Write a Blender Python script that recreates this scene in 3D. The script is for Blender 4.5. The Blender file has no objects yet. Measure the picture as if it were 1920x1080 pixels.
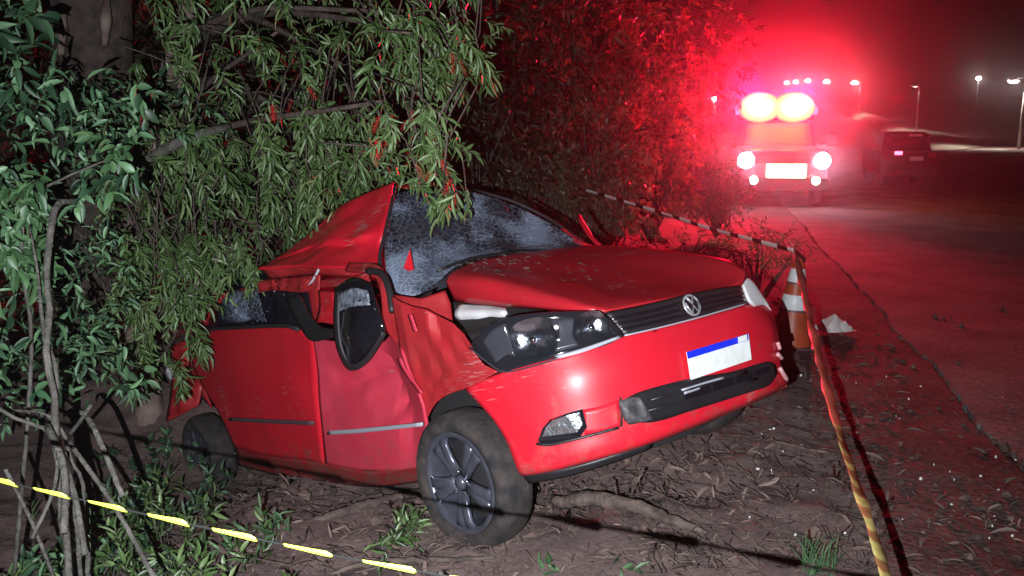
import bpy, bmesh, math, random
import numpy as np
from mathutils import Vector, Matrix, noise
random.seed(7); rng = np.random.default_rng(7)
R = math.radians
scene = bpy.context.scene
col = scene.collection

# ------------------------------------------------------------------ camera
F, HC, PITCH = 1700.0, 1.65, math.atan(300 / 1700)
cam = bpy.data.cameras.new('camera'); cam.sensor_width = 36; cam.lens = 36 * F / 1920
cam.clip_start = 0.05; cam.clip_end = 2000
camo = bpy.data.objects.new('camera', cam); col.objects.link(camo)
camo.location = (0, 0, HC); camo.rotation_euler = (math.pi / 2 - PITCH, 0, 0)
scene.camera = camo
# ------------------------------------------------------------------ night sky
w = bpy.data.worlds.new('World'); scene.world = w; w.use_nodes = True
nt = w.node_tree; bg = nt.nodes['Background']
sky = nt.nodes.new('ShaderNodeTexSky'); sky.sky_type = 'NISHITA'; sky.sun_disc = False
sky.sun_elevation = R(-4); sky.sun_rotation = R(200)
nt.links.new(sky.outputs[0], bg.inputs[0]); bg.inputs[1].default_value = 0.02
# ------------------------------------------------------------------ view
scene.view_settings.view_transform = 'Standard'; scene.view_settings.look = 'None'
scene.view_settings.exposure = 0; scene.view_settings.gamma = 1
scene.view_settings.use_curve_mapping = False
scene.cycles.use_denoising = True
scene.cycles.max_bounces = 6; scene.cycles.volume_bounces = 0; scene.cycles.transparent_max_bounces = 12
scene.cycles.sample_clamp_indirect = 4

FLASH_W, RED_W = 1250, 12500
HAZE_D, HAZE_G = 0.0036, 0.955

def lamp(name, kind, loc, power, color, parent=None, size=0.02, spot=None, blend=1.0, aim=None):
    l = bpy.data.lights.new(name, kind); l.energy = power; l.color = color
    if kind in ('POINT', 'SPOT'): l.shadow_soft_size = size
    if kind == 'SPOT': l.spot_size = R(spot); l.spot_blend = blend
    o = bpy.data.objects.new(name, l); col.objects.link(o); o.location = loc
    if aim is not None:
        o.rotation_euler = (Vector(aim) - Vector(loc)).to_track_quat('-Z', 'Y').to_euler()
    if parent: o.parent = parent
    return o
# the photographer's torch, held just left of and below the lens (the whole scene is lit by it)
lamp('torch_light', 'SPOT', (-0.13, 0.0, 1.56), FLASH_W, (0.90, 0.96, 1.0), size=0.003, spot=112, blend=1.0, aim=(-0.70, 4.5, 0.75))

# ------------------------------------------------------------------ camera rays -> places
CAMP = np.array([0, 0, HC]); cP, sP = math.cos(PITCH), math.sin(PITCH)
FW = np.array([0, cP, -sP]); RT = np.array([1., 0, 0]); UP = np.array([0, sP, cP])
def ray(px, py): return FW + RT * ((px - 960) / F) - UP * ((py - 540) / F)
def D(px, py, d): return CAMP + ray(px, py) * d
def G(px, py, z=0.0):
    r = ray(px, py); return CAMP + r * ((z - HC) / r[2])
def topx(P):
    d = np.asarray(P) - CAMP; k = d @ FW
    return 960 + F * (d @ RT) / k, 540 - F * (d @ UP) / k, k

# car frame: x forward, y to its left, z up, origin on the ground under the front axle
def rot(a, b, c):
    ca, sa, cb, sb, cc, sc = math.cos(a), math.sin(a), math.cos(b), math.sin(b), math.cos(c), math.sin(c)
    return np.array([[ca, -sa, 0], [sa, ca, 0], [0, 0, 1]]) @ np.array([[cb, 0, sb], [0, 1, 0], [-sb, 0, cb]]) @ np.array([[1, 0, 0], [0, cc, -sc], [0, sc, cc]])
CR = rot(R(-52.3), R(-15.3), R(3.3)); CT = np.array([0.424, 4.021, 0.069])
def w2c(P): return CR.T @ (np.asarray(P, float) - CT)
def c2w(P): return CR @ np.asarray(P, float) + CT
KS = np.arange(2.2, 9, 0.004)
def body(P, off):
    x, y, z = P[..., 0], P[..., 1], P[..., 2]
    xx = x + 0.30 * np.maximum(0, z - .55) + 0.25 * np.maximum(0, .28 - z)
    return (np.abs(y) / (.82 + off)) ** 3.2 + (np.maximum(0, xx + .2) / (1.0 + off)) ** 3.2 - 1
def B(px, py, off=0.0):
    o = w2c(CAMP); d = CR.T @ ray(px, py)
    P = o[None] + KS[:, None] * d[None]
    g = body(P, off); k = np.argmax(g < 0)
    if g.min() > 0: k = int(np.argmin(g))
    return P[k]
def CD(px, py, d): return w2c(D(px, py, d))
def CY(px, py, y):
    o = w2c(CAMP); d = CR.T @ ray(px, py); return o + d * ((y - o[1]) / d[1])

# ------------------------------------------------------------------ terrain
CP = np.array([(-.14, 3.57, .0), (-.35, 3.3, -.03), (.99, 4.47, .07), (-1.9, 5.75, -.76), (-.5, 6.4, -.62), (-.9, 4.5, -.3), (-.3, 4.9, -.2), (1.5, 3.5, .04), (1.2, 2.2, .05), (.3, 2.2, .02), (.2, 2.9, .0),
 (-.8, 2.4, -.08), (-1.2, 3.3, -.22), (-2, 2.5, -.3), (-2.4, 4, -.6), (-3.5, 6, -.72), (-2.6, 7.6, -.35), (-3, 9, -.3), (-1, 9, -.4), (1.0, 7.2, -.12), (1.9, 6.8, .0),
 (2.6, 9, 0), (2.4, 12, -.06), (0, 12, -.3), (-4, 12, -.3), (4.4, 17, -.02), (2.4, 18, -.15), (0, 0, 0), (-2, 0, -.15), (2, 0, 0.02), (2, 2.2, 0.01), (2.1, 4, .0), (2.4, 5.5, 0), (3, 3, 0), (4, 6, 0), (5, 10, 0), (6, 16, 0), (9, 9, 0), (7, 3, 0), (12, 20, 0), (-6, 5, -.5), (-8, 12, -.3), (-6, 20, -.2), (0, 22, -.2), (6, 24, 0), (6, -3, 0), (-5, -3, -.1)])
def terrain(x, y):
    x = np.asarray(x, float); y = np.asarray(y, float)
    d2 = (x[..., None] - CP[:, 0]) ** 2 + (y[..., None] - CP[:, 1]) ** 2
    wgt = np.exp(-d2 / (2 * .55 ** 2)) + .02 / (d2 + .3) ** 2
    z = (wgt * CP[:, 2]).sum(-1) / wgt.sum(-1)
    far = np.hypot(x, y - 8)
    z = z * (1 - np.clip((far - 22) / 20, 0, 1))
    return z + np.maximum(0, y - 104) * .050
def crackx(y): return 2.6 + .22 * (y - 4.75)      # where the asphalt begins
def nz(x, y, s, z=0.): return noise.noise(Vector((x * s, y * s, z)))
def ground_z(x, y): return float(terrain(np.array([x]), np.array([y]))[0])

# ------------------------------------------------------------------ materials
def newmat(name):
    m = bpy.data.materials.new(name); m.use_nodes = True
    return m, m.node_tree.nodes, m.node_tree.links, m.node_tree.nodes['Principled BSDF']
def mat(name, c, rough=.6, metal=0., spec=.5, var=0., scale=8., bump=0., bscale=60., coat=0., c2=None, detail=4.):
    m, N, L, b = newmat(name)
    b.inputs['Base Color'].default_value = (*c, 1); b.inputs['Roughness'].default_value = rough
    b.inputs['Metallic'].default_value = metal; b.inputs['Specular IOR Level'].default_value = spec
    b.inputs['Coat Weight'].default_value = coat; b.inputs['Coat Roughness'].default_value = .06
    tc = N.new('ShaderNodeTexCoord')
    if var or c2:
        n = N.new('ShaderNodeTexNoise'); n.inputs['Scale'].default_value = scale; n.inputs['Detail'].default_value = detail
        L.new(tc.outputs['Object'], n.inputs['Vector'])
        r = N.new('ShaderNodeValToRGB'); r.color_ramp.elements[0].position = .35; r.color_ramp.elements[1].position = .65
        a = c2 or tuple(x * (1 - var) for x in c)
        r.color_ramp.elements[0].color = (*a, 1); r.color_ramp.elements[1].color = (*c, 1)
        L.new(n.outputs[0], r.inputs[0]); L.new(r.outputs[0], b.inputs['Base Color'])
    if bump:
        n2 = N.new('ShaderNodeTexNoise'); n2.inputs['Scale'].default_value = bscale; n2.inputs['Detail'].default_value = 6
        L.new(tc.outputs['Object'], n2.inputs['Vector'])
        bp = N.new('ShaderNodeBump'); bp.inputs['Strength'].default_value = bump; bp.inputs['Distance'].default_value = .02
        L.new(n2.outputs[0], bp.inputs['Height']); L.new(bp.outputs[0], b.inputs['Normal'])
    return m
def emit(name, c, s):
    m, N, L, b = newmat(name)
    b.inputs['Base Color'].default_value = (*[min(1, x) for x in c], 1)
    b.inputs['Emission Color'].default_value = (*c, 1); b.inputs['Emission Strength'].default_value = s
    return m
def paint(name, c, dust, dustcol=(.42, .16, .17), mud=.72, rough=.40):
    m, N, L, b = newmat(name)
    tc = N.new('ShaderNodeTexCoord')
    n = N.new('ShaderNodeTexNoise'); n.inputs['Scale'].default_value = 5; n.inputs['Detail'].default_value = 8; n.inputs['Roughness'].default_value = .65
    L.new(tc.outputs['Object'], n.inputs['Vector'])
    r = N.new('ShaderNodeMapRange'); r.inputs[1].default_value = .35; r.inputs[2].default_value = .75; r.inputs[3].default_value = dust * .5; r.inputs[4].default_value = dust
    L.new(n.outputs[0], r.inputs[0])
    mx = N.new('ShaderNodeMixRGB'); mx.inputs[1].default_value = (*c, 1); mx.inputs[2].default_value = (*dustcol, 1); L.new(r.outputs[0], mx.inputs[0])
    # mud thrown up low on the panels
    sep = N.new('ShaderNodeSeparateXYZ'); L.new(tc.outputs['Object'], sep.inputs[0])
    n3 = N.new('ShaderNodeTexNoise'); n3.inputs['Scale'].default_value = 11; n3.inputs['Detail'].default_value = 9; n3.inputs['Roughness'].default_value = .7
    L.new(tc.outputs['Object'], n3.inputs['Vector'])
    ma = N.new('ShaderNodeMath'); ma.operation = 'MULTIPLY_ADD'; ma.inputs[1].default_value = -.55; ma.inputs[2].default_value = .30
    L.new(sep.outputs[2], ma.inputs[0])
    ad = N.new('ShaderNodeMath'); ad.operation = 'ADD'; L.new(ma.outputs[0], ad.inputs[0]); L.new(n3.outputs[0], ad.inputs[1])
    r2 = N.new('ShaderNodeMapRange'); r2.inputs[1].default_value = .62; r2.inputs[2].default_value = .85; r2.inputs[3].default_value = 0; r2.inputs[4].default_value = mud
    L.new(ad.outputs[0], r2.inputs[0])
    mx2 = N.new('ShaderNodeMixRGB'); L.new(r2.outputs[0], mx2.inputs[0]); L.new(mx.outputs[0], mx2.inputs[1]); mx2.inputs[2].default_value = (.13, .07, .055, 1)
    mp = N.new('ShaderNodeMapping'); mp.inputs['Scale'].default_value = (9, 9, 120); mp.inputs['Rotation'].default_value = (.25, .5, 0); L.new(tc.outputs['Object'], mp.inputs[0])
    n5 = N.new('ShaderNodeTexNoise'); n5.inputs['Scale'].default_value = 1.6; n5.inputs['Detail'].default_value = 3; L.new(mp.outputs[0], n5.inputs['Vector'])
    n6 = N.new('ShaderNodeTexNoise'); n6.inputs['Scale'].default_value = 3.1; n6.inputs['Detail'].default_value = 2; L.new(tc.outputs['Object'], n6.inputs['Vector'])
    mu = N.new('ShaderNodeMath'); mu.operation = 'MULTIPLY'; L.new(n5.outputs[0], mu.inputs[0]); L.new(n6.outputs[0], mu.inputs[1])
    r5 = N.new('ShaderNodeMapRange'); r5.inputs[1].default_value = .365; r5.inputs[2].default_value = .42; r5.inputs[3].default_value = 0; r5.inputs[4].default_value = .55; L.new(mu.outputs[0], r5.inputs[0])
    mx3 = N.new('ShaderNodeMixRGB'); L.new(r5.outputs[0], mx3.inputs[0]); L.new(mx2.outputs[0], mx3.inputs[1]); mx3.inputs[2].default_value = (.42, .20, .20, 1)
    L.new(mx3.outputs[0], b.inputs['Base Color'])
    r3 = N.new('ShaderNodeMapRange'); r3.inputs[3].default_value = rough; r3.inputs[4].default_value = .75; L.new(r2.outputs[0], r3.inputs[0]); L.new(r3.outputs[0], b.inputs['Roughness'])
    b.inputs['Coat Weight'].default_value = .12; b.inputs['Coat Roughness'].default_value = .26; b.inputs['Specular IOR Level'].default_value = .36
    bp = N.new('ShaderNodeBump'); bp.inputs['Strength'].default_value = .06; bp.inputs['Distance'].default_value = .02
    n4 = N.new('ShaderNodeTexNoise'); n4.inputs['Scale'].default_value = 9; L.new(tc.outputs['Object'], n4.inputs['Vector'])
    L.new(n4.outputs[0], bp.inputs['Height']); L.new(bp.outputs[0], b.inputs['Normal'])
    return m
def leafmat(name, a, bcol, ccol, rough=.42, trans=None):
    m, N, L, b = newmat(name)
    at = N.new('ShaderNodeAttribute'); at.attribute_name = 'tint'
    oi = N.new('ShaderNodeObjectInfo')
    ad = N.new('ShaderNodeMath'); ad.operation = 'ADD'; L.new(at.outputs['Fac'], ad.inputs[0]); L.new(oi.outputs['Random'], ad.inputs[1])
    fr = N.new('ShaderNodeMath'); fr.operation = 'FRACT'; L.new(ad.outputs[0], fr.inputs[0])
    r = N.new('ShaderNodeValToRGB'); e = r.color_ramp.elements
    e[0].position = 0; e[0].color = (*a, 1); e[1].position = 1; e[1].color = (*ccol, 1)
    k = e.new(.6); k.color = (*bcol, 1)
    L.new(fr.outputs[0], r.inputs[0]); L.new(r.outputs[0], b.inputs['Base Color'])
    b.inputs['Roughness'].default_value = rough
    if trans:                                        # thin leaves let light through from behind
        tr = N.new('ShaderNodeBsdfTranslucent'); tr.inputs[0].default_value = (*trans, 1)
        mxs = N.new('ShaderNodeMixShader'); mxs.inputs[0].default_value = .45
        L.new(b.outputs[0], mxs.inputs[1]); L.new(tr.outputs[0], mxs.inputs[2]); L.new(mxs.outputs[0], N['Material Output'].inputs['Surface'])
    return m
M = {}
M['red'] = paint('red_paint', (.60, .006, .022), .06)
M['red_door'] = paint('red_paint_dusty', (.52, .010, .035), .35, dustcol=(.55, .12, .17), mud=.45, rough=.5)
M['red_dull'] = paint('red_paint_scuffed', (.46, .008, .018), .45, dustcol=(.15, .045, .04), mud=.9, rough=.5)
M['red_hood'] = paint('red_paint_hood', (.58, .006, .022), .45, dustcol=(.16, .04, .035), mud=.0, rough=.34)
M['black'] = mat('black_plastic', (.018, .017, .02), .45, var=.3, bump=.1)
M['gloss'] = mat('black_gloss', (.010, .009, .013), .09, coat=.5)
M['rubber'] = mat('black_rubber', (.022, .02, .024), .55)
M['dark'] = mat('dark_interior', (.014, .012, .014), .9)
M['chrome'] = mat('chrome', (.75, .76, .8), .08, metal=1)
M['refl'] = mat('reflector_chrome', (.72, .76, .86), .12, metal=1, bump=.22, bscale=26)
M['silver'] = mat('grey_strip', (.36, .36, .42), .35)
M['strip'] = mat('dark_strip', (.10, .06, .07), .5)
M['white'] = mat('white_plastic', (.72, .70, .72), .5, var=.25)
M['plate'] = mat('plate_white', (.85, .87, .86), .35, var=.12, scale=30)
M['blue'] = mat('plate_blue', (.01, .03, .72), .4)
M['tyre'] = mat('muddy_tyre', (.052, .037, .034), .9, c2=(.012, .011, .013), scale=14, bump=.4, bscale=40)
M['rim'] = mat('grey_alloy', (.13, .13, .17), .25, metal=.55, var=.3, scale=12)
M['bark'] = mat('bark', (.12, .085, .07), .9, c2=(.05, .035, .03), scale=9, bump=.9, bscale=25)
M['barkpale'] = mat('bark_pale', (.30, .22, .19), .9, c2=(.10, .05, .045), scale=5, bump=.7, bscale=25)
M['twig'] = mat('dry_twig', (.15, .105, .09), .9, c2=(.055, .036, .03), scale=16, bump=1.0, bscale=35)
M['stem'] = mat('grey_stem', (.105, .095, .085), .85, c2=(.045, .04, .034), scale=16, bump=1.0, bscale=40)
M['leafN'] = leafmat('narrow_leaf', (.020, .040, .011), (.062, .112, .032), (.165, .225, .095))
M['leafB'] = leafmat('broad_leaf', (.009, .026, .012), (.030, .076, .034), (.10, .19, .09), .5)
M['leafG'] = leafmat('bright_leaf', (.02, .046, .018), (.045, .100, .038), (.10, .19, .08), .5)
M['leafD'] = leafmat('dark_leaf', (.016, .016, .010), (.038, .038, .022), (.08, .08, .05), .42, (.16, .13, .06))
M['leafM'] = leafmat('mid_leaf', (.03, .028, .018), (.075, .075, .05), (.19, .18, .13), .3, (.42, .34, .16))
M['litter'] = leafmat('dead_leaf', (.05, .028, .024), (.15, .095, .085), (.32, .225, .20), .8)
M['flower'] = mat('red_flower', (.80, .05, .04), .6)
M['cone'] = mat('orange_plastic', (.50, .085, .03), .45, var=.3, scale=6)
M['reflect'] = mat('reflective_white', (.80, .86, .88), .4, var=.1, scale=40)
M['paper'] = mat('white_paper', (.82, .78, .76), .7)
M['yellow'] = mat('tape_yellow', (.33, .38, .03), .5)
M['tblack'] = mat('tape_black', (.004, .004, .004), .9, spec=.1)
M['tred'] = mat('tape_orange', (.85, .20, .13), .4)
M['yellow2'] = mat('tape_pale_yellow', (.80, .66, .22), .4, var=.3, scale=20); M['tape_or'] = mat('tape_dull_orange', (.55, .24, .10), .4, var=.4, scale=20)
M['twhite'] = mat('tape_white', (.80, .72, .68), .4)
M['pole'] = mat('galvanised_pole', (.45, .44, .42), .5)
M['bank'] = mat('pale_bank', (.58, .53, .45), .95, c2=(.34, .30, .22), scale=.35)
M['truck'] = mat('truck_paint', (.16, .015, .02), .35, coat=.4)
M['suv'] = mat('dark_car_paint', (.004, .003, .004), .35, coat=.15)

# windshield: crazed laminated glass, grey blue with holes of dark
def crazed():
    m, N, L, b = newmat('crazed_glass'); tc = N.new('ShaderNodeTexCoord')
    v = N.new('ShaderNodeTexVoronoi'); v.feature = 'DISTANCE_TO_EDGE'; v.inputs['Scale'].default_value = 32
    ns = N.new('ShaderNodeTexNoise'); ns.inputs['Scale'].default_value = 3.2; ns.inputs['Detail'].default_value = 6
    L.new(tc.outputs['Object'], ns.inputs['Vector'])
    wn = N.new('ShaderNodeTexNoise'); wn.inputs['Scale'].default_value = 14; wn.inputs['Detail'].default_value = 5; L.new(tc.outputs['Object'], wn.inputs['Vector'])
    wm = N.new('ShaderNodeMixRGB'); wm.blend_type = 'ADD'; wm.inputs[0].default_value = .035; L.new(tc.outputs['Object'], wm.inputs[1]); L.new(wn.outputs[1], wm.inputs[2]); L.new(wm.outputs[0], v.inputs['Vector'])
    r = N.new('ShaderNodeMapRange'); r.inputs[1].default_value = 0; r.inputs[2].default_value = .085; r.inputs[3].default_value = .8; r.inputs[4].default_value = 0; L.new(v.outputs[0], r.inputs[0])
    ra = N.new('ShaderNodeValToRGB'); ra.color_ramp.elements[0].position = .46; ra.color_ramp.elements[0].color = (.03, .033, .05, 1); ra.color_ramp.elements[1].position = .64; ra.color_ramp.elements[1].color = (.20, .235, .33, 1)
    L.new(ns.outputs[0], ra.inputs[0])
    mx = N.new('ShaderNodeMixRGB'); L.new(r.outputs[0], mx.inputs[0]); L.new(ra.outputs[0], mx.inputs[1]); mx.inputs[2].default_value = (.42, .47, .60, 1)
    L.new(mx.outputs[0], b.inputs['Base Color']); b.inputs['Roughness'].default_value = .16
    bp = N.new('ShaderNodeBump'); bp.inputs['Strength'].default_value = .45; bp.inputs['Distance'].default_value = .01; L.new(r.outputs[0], bp.inputs['Height']); L.new(bp.outputs[0], b.inputs['Normal'])
    al = N.new('ShaderNodeMapRange'); al.inputs[1].default_value = .40; al.inputs[2].default_value = .56; al.inputs[3].default_value = .22; al.inputs[4].default_value = .93
    L.new(ns.outputs[0], al.inputs[0]); L.new(al.outputs[0], b.inputs['Alpha'])
    return m
M['crazed'] = crazed()
def clear(name, a=.16, tint=(.8, .85, .9)):
    m, N, L, b = newmat(name); b.inputs['Base Color'].default_value = (*tint, 1); b.inputs['Alpha'].default_value = a; b.inputs['Roughness'].default_value = .06
    return m
M['lens'] = clear('clear_lens', .10, (.06, .065, .08))
M['darkglass'] = mat('broken_dark_glass', (.012, .011, .02), .10, bump=.9, bscale=28)
def soilmat():
    m, N, L, b = newmat('reddish_soil'); tc = N.new('ShaderNodeTexCoord')
    n1 = N.new('ShaderNodeTexNoise'); n1.inputs['Scale'].default_value = 2.2; n1.inputs['Detail'].default_value = 10; n1.inputs['Roughness'].default_value = .7
    n2 = N.new('ShaderNodeTexNoise'); n2.inputs['Scale'].default_value = 38; n2.inputs['Detail'].default_value = 8; n2.inputs['Roughness'].default_value = .75
    for n in (n1, n2): L.new(tc.outputs['Object'], n.inputs['Vector'])
    r = N.new('ShaderNodeValToRGB'); e = r.color_ramp.elements
    e[0].position = .32; e[0].color = (.085, .050, .046, 1); e[1].position = .72; e[1].color = (.33, .215, .20, 1)
    a = N.new('ShaderNodeMixRGB'); a.inputs[0].default_value = .55; L.new(n1.outputs[0], a.inputs[1]); L.new(n2.outputs[0], a.inputs[2])
    L.new(a.outputs[0], r.inputs[0]); L.new(r.outputs[0], b.inputs['Base Color']); b.inputs['Roughness'].default_value = .95
    bp = N.new('ShaderNodeBump'); bp.inputs['Strength'].default_value = .9; bp.inputs['Distance'].default_value = .03; L.new(n2.outputs[0], bp.inputs['Height']); L.new(bp.outputs[0], b.inputs['Normal'])
    return m
M['soil'] = soilmat()
def asphalt(name, c1, c2):
    m, N, L, b = newmat(name); tc = N.new('ShaderNodeTexCoord')
    n1 = N.new('ShaderNodeTexNoise'); n1.inputs['Scale'].default_value = 1.3; n1.inputs['Detail'].default_value = 10; n1.inputs['Roughness'].default_value = .65
    n2 = N.new('ShaderNodeTexNoise'); n2.inputs['Scale'].default_value = 34; n2.inputs['Detail'].default_value = 7
    for n in (n1, n2): L.new(tc.outputs['Object'], n.inputs['Vector'])
    a = N.new('ShaderNodeMixRGB'); a.inputs[0].default_value = .4; L.new(n1.outputs[0], a.inputs[1]); L.new(n2.outputs[0], a.inputs[2])
    r = N.new('ShaderNodeValToRGB'); e = r.color_ramp.elements
    e[0].position = .40; e[0].color = (*c1, 1); e[1].position = .60; e[1].color = (*c2, 1)
    L.new(a.outputs[0], r.inputs[0]); L.new(r.outputs[0], b.inputs['Base Color']); b.inputs['Roughness'].default_value = .95; b.inputs['Specular IOR Level'].default_value = .15
    bp = N.new('ShaderNodeBump'); bp.inputs['Strength'].default_value = 1; bp.inputs['Distance'].default_value = .018; L.new(n2.outputs[0], bp.inputs['Height']); L.new(bp.outputs[0], b.inputs['Normal'])
    return m
M['asphalt'] = asphalt('asphalt', (.11, .092, .088), (.30, .25, .24))
M['gutter'] = asphalt('dusty_gutter', (.06, .036, .032), (.17, .110, .10))

def inpoly(px, py, poly):
    c = False; j = len(poly) - 1
    for i in range(len(poly)):
        xi, yi = poly[i]; xj, yj = poly[j]
        if (yi > py) != (yj > py) and px < (xj - xi) * (py - yi) / (yj - yi) + xi: c = not c
        j = i
    return c
def sample_poly(poly, n):
    P = np.array(poly); lo, hi = P.min(0), P.max(0); out = []
    while len(out) < n:
        q = lo + rng.random(2) * (hi - lo)
        if inpoly(q[0], q[1], poly): out.append(q)
    return out
def norm(a): return a / (np.linalg.norm(a, axis=-1, keepdims=True) + 1e-9)
# ------------------------------------------------------------------ object helpers
def link(name, me, m, parent=None, smooth=True):
    o = bpy.data.objects.new(name, me); col.objects.link(o)
    if m is not None and not me.materials:
        for x in (m if isinstance(m, (list, tuple)) else [m]): me.materials.append(x)
    if smooth and len(me.polygons): me.polygons.foreach_set('use_smooth', [True] * len(me.polygons))
    if parent: o.parent = parent
    return o
def mesh(name, V, Fc, m, parent=None, smooth=True):
    me = bpy.data.meshes.new(name); me.from_pydata([tuple(map(float, v)) for v in V], [], Fc); me.update()
    return link(name, me, m, parent, smooth)
def bmobj(name, bm, m, parent=None, smooth=False):
    bmesh.ops.recalc_face_normals(bm, faces=bm.faces)
    me = bpy.data.meshes.new(name); bm.to_mesh(me); bm.free(); return link(name, me, m, parent, smooth)
def tag(o, label=None, cat=None, group=None, kind=None):
    for k, v in (('label', label), ('category', cat), ('group', group), ('kind', kind)):
        if v: o[k] = v
    return o
def empty(name, loc=(0, 0, 0), rz=0):
    o = bpy.data.objects.new(name, None); col.objects.link(o); o.location = loc; o.rotation_euler = (0, 0, rz); o.empty_display_size = .1
    return o
def crom(P, n, smooth=True):
    P = [np.asarray(p, float) for p in P]
    if len(P) == 1: return [P[0]] * (n + 1)
    d = np.array([0] + [max(1e-6, np.linalg.norm(P[i + 1] - P[i])) for i in range(len(P) - 1)]).cumsum(); d /= d[-1]
    out = []
    for t in np.linspace(0, 1, n + 1):
        i = min(len(P) - 2, max(0, int(np.searchsorted(d, t, 'right')) - 1)); u = (t - d[i]) / (d[i + 1] - d[i])
        p1, p2 = P[i], P[i + 1]
        if not smooth: out.append(p1 + (p2 - p1) * u); continue
        h = d[i + 1] - d[i]
        m1 = (p2 - P[i - 1]) / (d[i + 1] - d[i - 1]) * h if i > 0 else p2 - p1
        m2 = (P[i + 2] - p1) / (d[i + 2] - d[i]) * h if i + 2 < len(P) else p2 - p1
        out.append((2 * u**3 - 3 * u**2 + 1) * p1 + (u**3 - 2 * u**2 + u) * m1 + (-2 * u**3 + 3 * u**2) * p2 + (u**3 - u**2) * m2)
    return out
def loft(name, rows, nu, nv, m, parent=None, thick=.006, dent=0., dscale=6., su=True, sv=True, seed=0, sharp=0):
    rr = [crom(r, nu, su) for r in rows]
    cols = [crom([rr[j][i] for j in range(len(rr))], nv, sv) for i in range(nu + 1)]
    V = []
    for j in range(nv + 1):
        for i in range(nu + 1):
            p = cols[i][j].copy()
            if dent:
                e = min(i, nu - i, j, nv - j); k = min(1, e / 2)
                p += dent * k * np.array(noise.noise_vector(Vector(p * dscale) + Vector((seed, 0, 0))))
            V.append(p)
    Fc = [(j * (nu + 1) + i, j * (nu + 1) + i + 1, (j + 1) * (nu + 1) + i + 1, (j + 1) * (nu + 1) + i) for j in range(nv) for i in range(nu)]
    o = mesh(name, V, Fc, m, parent)
    if sharp: o.data.set_sharp_from_angle(angle=R(sharp))
    if thick:
        s = o.modifiers.new('thickness', 'SOLIDIFY'); s.thickness = thick; s.offset = 0
    return o
def poly(name, P, m, parent=None, thick=.01, smooth=False):
    bm = bmesh.new(); vs = [bm.verts.new(tuple(p)) for p in P]
    f = bm.faces.new(vs); bmesh.ops.triangulate(bm, faces=[f])
    o = bmobj(name, bm, m, parent, smooth)
    if thick:
        s = o.modifiers.new('thickness', 'SOLIDIFY'); s.thickness = thick; s.offset = 0
    return o
def tube_data(P, rad, seg=7, cap=True):
    P = [np.asarray(p, float) for p in P]; n = len(P); V = []; Fc = []
    if not isinstance(rad, (list, tuple, np.ndarray)): rad = [rad] * n
    a = None
    for i in range(n):
        t = P[min(i + 1, n - 1)] - P[max(i - 1, 0)]; t = t / (np.linalg.norm(t) + 1e-9)
        if a is None:
            a = np.cross(t, [0, 0, 1.] if abs(t[2]) < .9 else [1., 0, 0])
        a = a - t * (a @ t); a /= np.linalg.norm(a) + 1e-9; b = np.cross(t, a)
        for k in range(seg):
            g = 2 * math.pi * k / seg; V.append(P[i] + rad[i] * (a * math.cos(g) + b * math.sin(g)))
    for i in range(n - 1):
        for k in range(seg):
            Fc.append((i * seg + k, i * seg + (k + 1) % seg, (i + 1) * seg + (k + 1) % seg, (i + 1) * seg + k))
    if cap: Fc += [tuple(range(seg))[::-1], tuple((n - 1) * seg + k for k in range(seg))]
    return V, Fc
def tube(name, P, rad, m, parent=None, seg=7, sm=0):
    if sm:
        n0 = len(P); P2 = crom(P, sm)
        if isinstance(rad, (list, tuple)): rad = list(np.interp(np.linspace(0, 1, sm + 1), np.linspace(0, 1, n0), rad))
        P = P2
    V, Fc = tube_data(P, rad, seg); return mesh(name, V, Fc, m, parent)
class MB:
    def __init__(s): s.V = []; s.F = []
    def add(s, V, Fc):
        k = len(s.V); s.V += list(V); s.F += [tuple(k + i for i in f) for f in Fc]
    def tube(s, *a, **k): s.add(*tube_data(*a, **k))
    def build(s, name, m, parent=None, smooth=True): return mesh(name, s.V, s.F, m, parent, smooth)
def box_bm(bm, c, d, bev=0, taper=1):
    r = bmesh.ops.create_cube(bm, size=1)
    for v in r['verts']:
        k = taper if v.co.z > 0 else 1
        v.co = Vector((c[0] + v.co.x * d[0] * k, c[1] + v.co.y * d[1] * k, c[2] + v.co.z * d[2]))
    if bev:
        es = list({e for v in r['verts'] for e in v.link_edges})
        bmesh.ops.bevel(bm, geom=es, offset=bev, segments=2, affect='EDGES', profile=.6)
def box(name, c, d, m, parent=None, bev=0, taper=1, rotm=None, smooth=False):
    bm = bmesh.new(); box_bm(bm, (0, 0, 0), d, bev, taper)
    Mx = Matrix.Translation(Vector(c)) @ (rotm.to_4x4() if rotm is not None else Matrix())
    bmesh.ops.transform(bm, matrix=Mx, verts=bm.verts)
    return bmobj(name, bm, m, parent, smooth)
def lathe(name, prof, m, parent=None, seg=40, axis='y', center=(0, 0, 0), close=False):
    V = []; Fc = []; n = len(prof)
    for k in range(seg):
        a = 2 * math.pi * k / seg
        for (r, h) in prof:
            p = (r * math.cos(a), h, r * math.sin(a)) if axis == 'y' else (r * math.cos(a), r * math.sin(a), h)
            V.append(np.array(p) + np.array(center))
    for k in range(seg):
        for i in range(n - (0 if close else 1)):
            a0 = k * n + i; a1 = k * n + (i + 1) % n; b0 = ((k + 1) % seg) * n + i; b1 = ((k + 1) % seg) * n + (i + 1) % n
            Fc.append((a0, a1, b1, b0))
    return mesh(name, V, Fc, m, parent)

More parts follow.
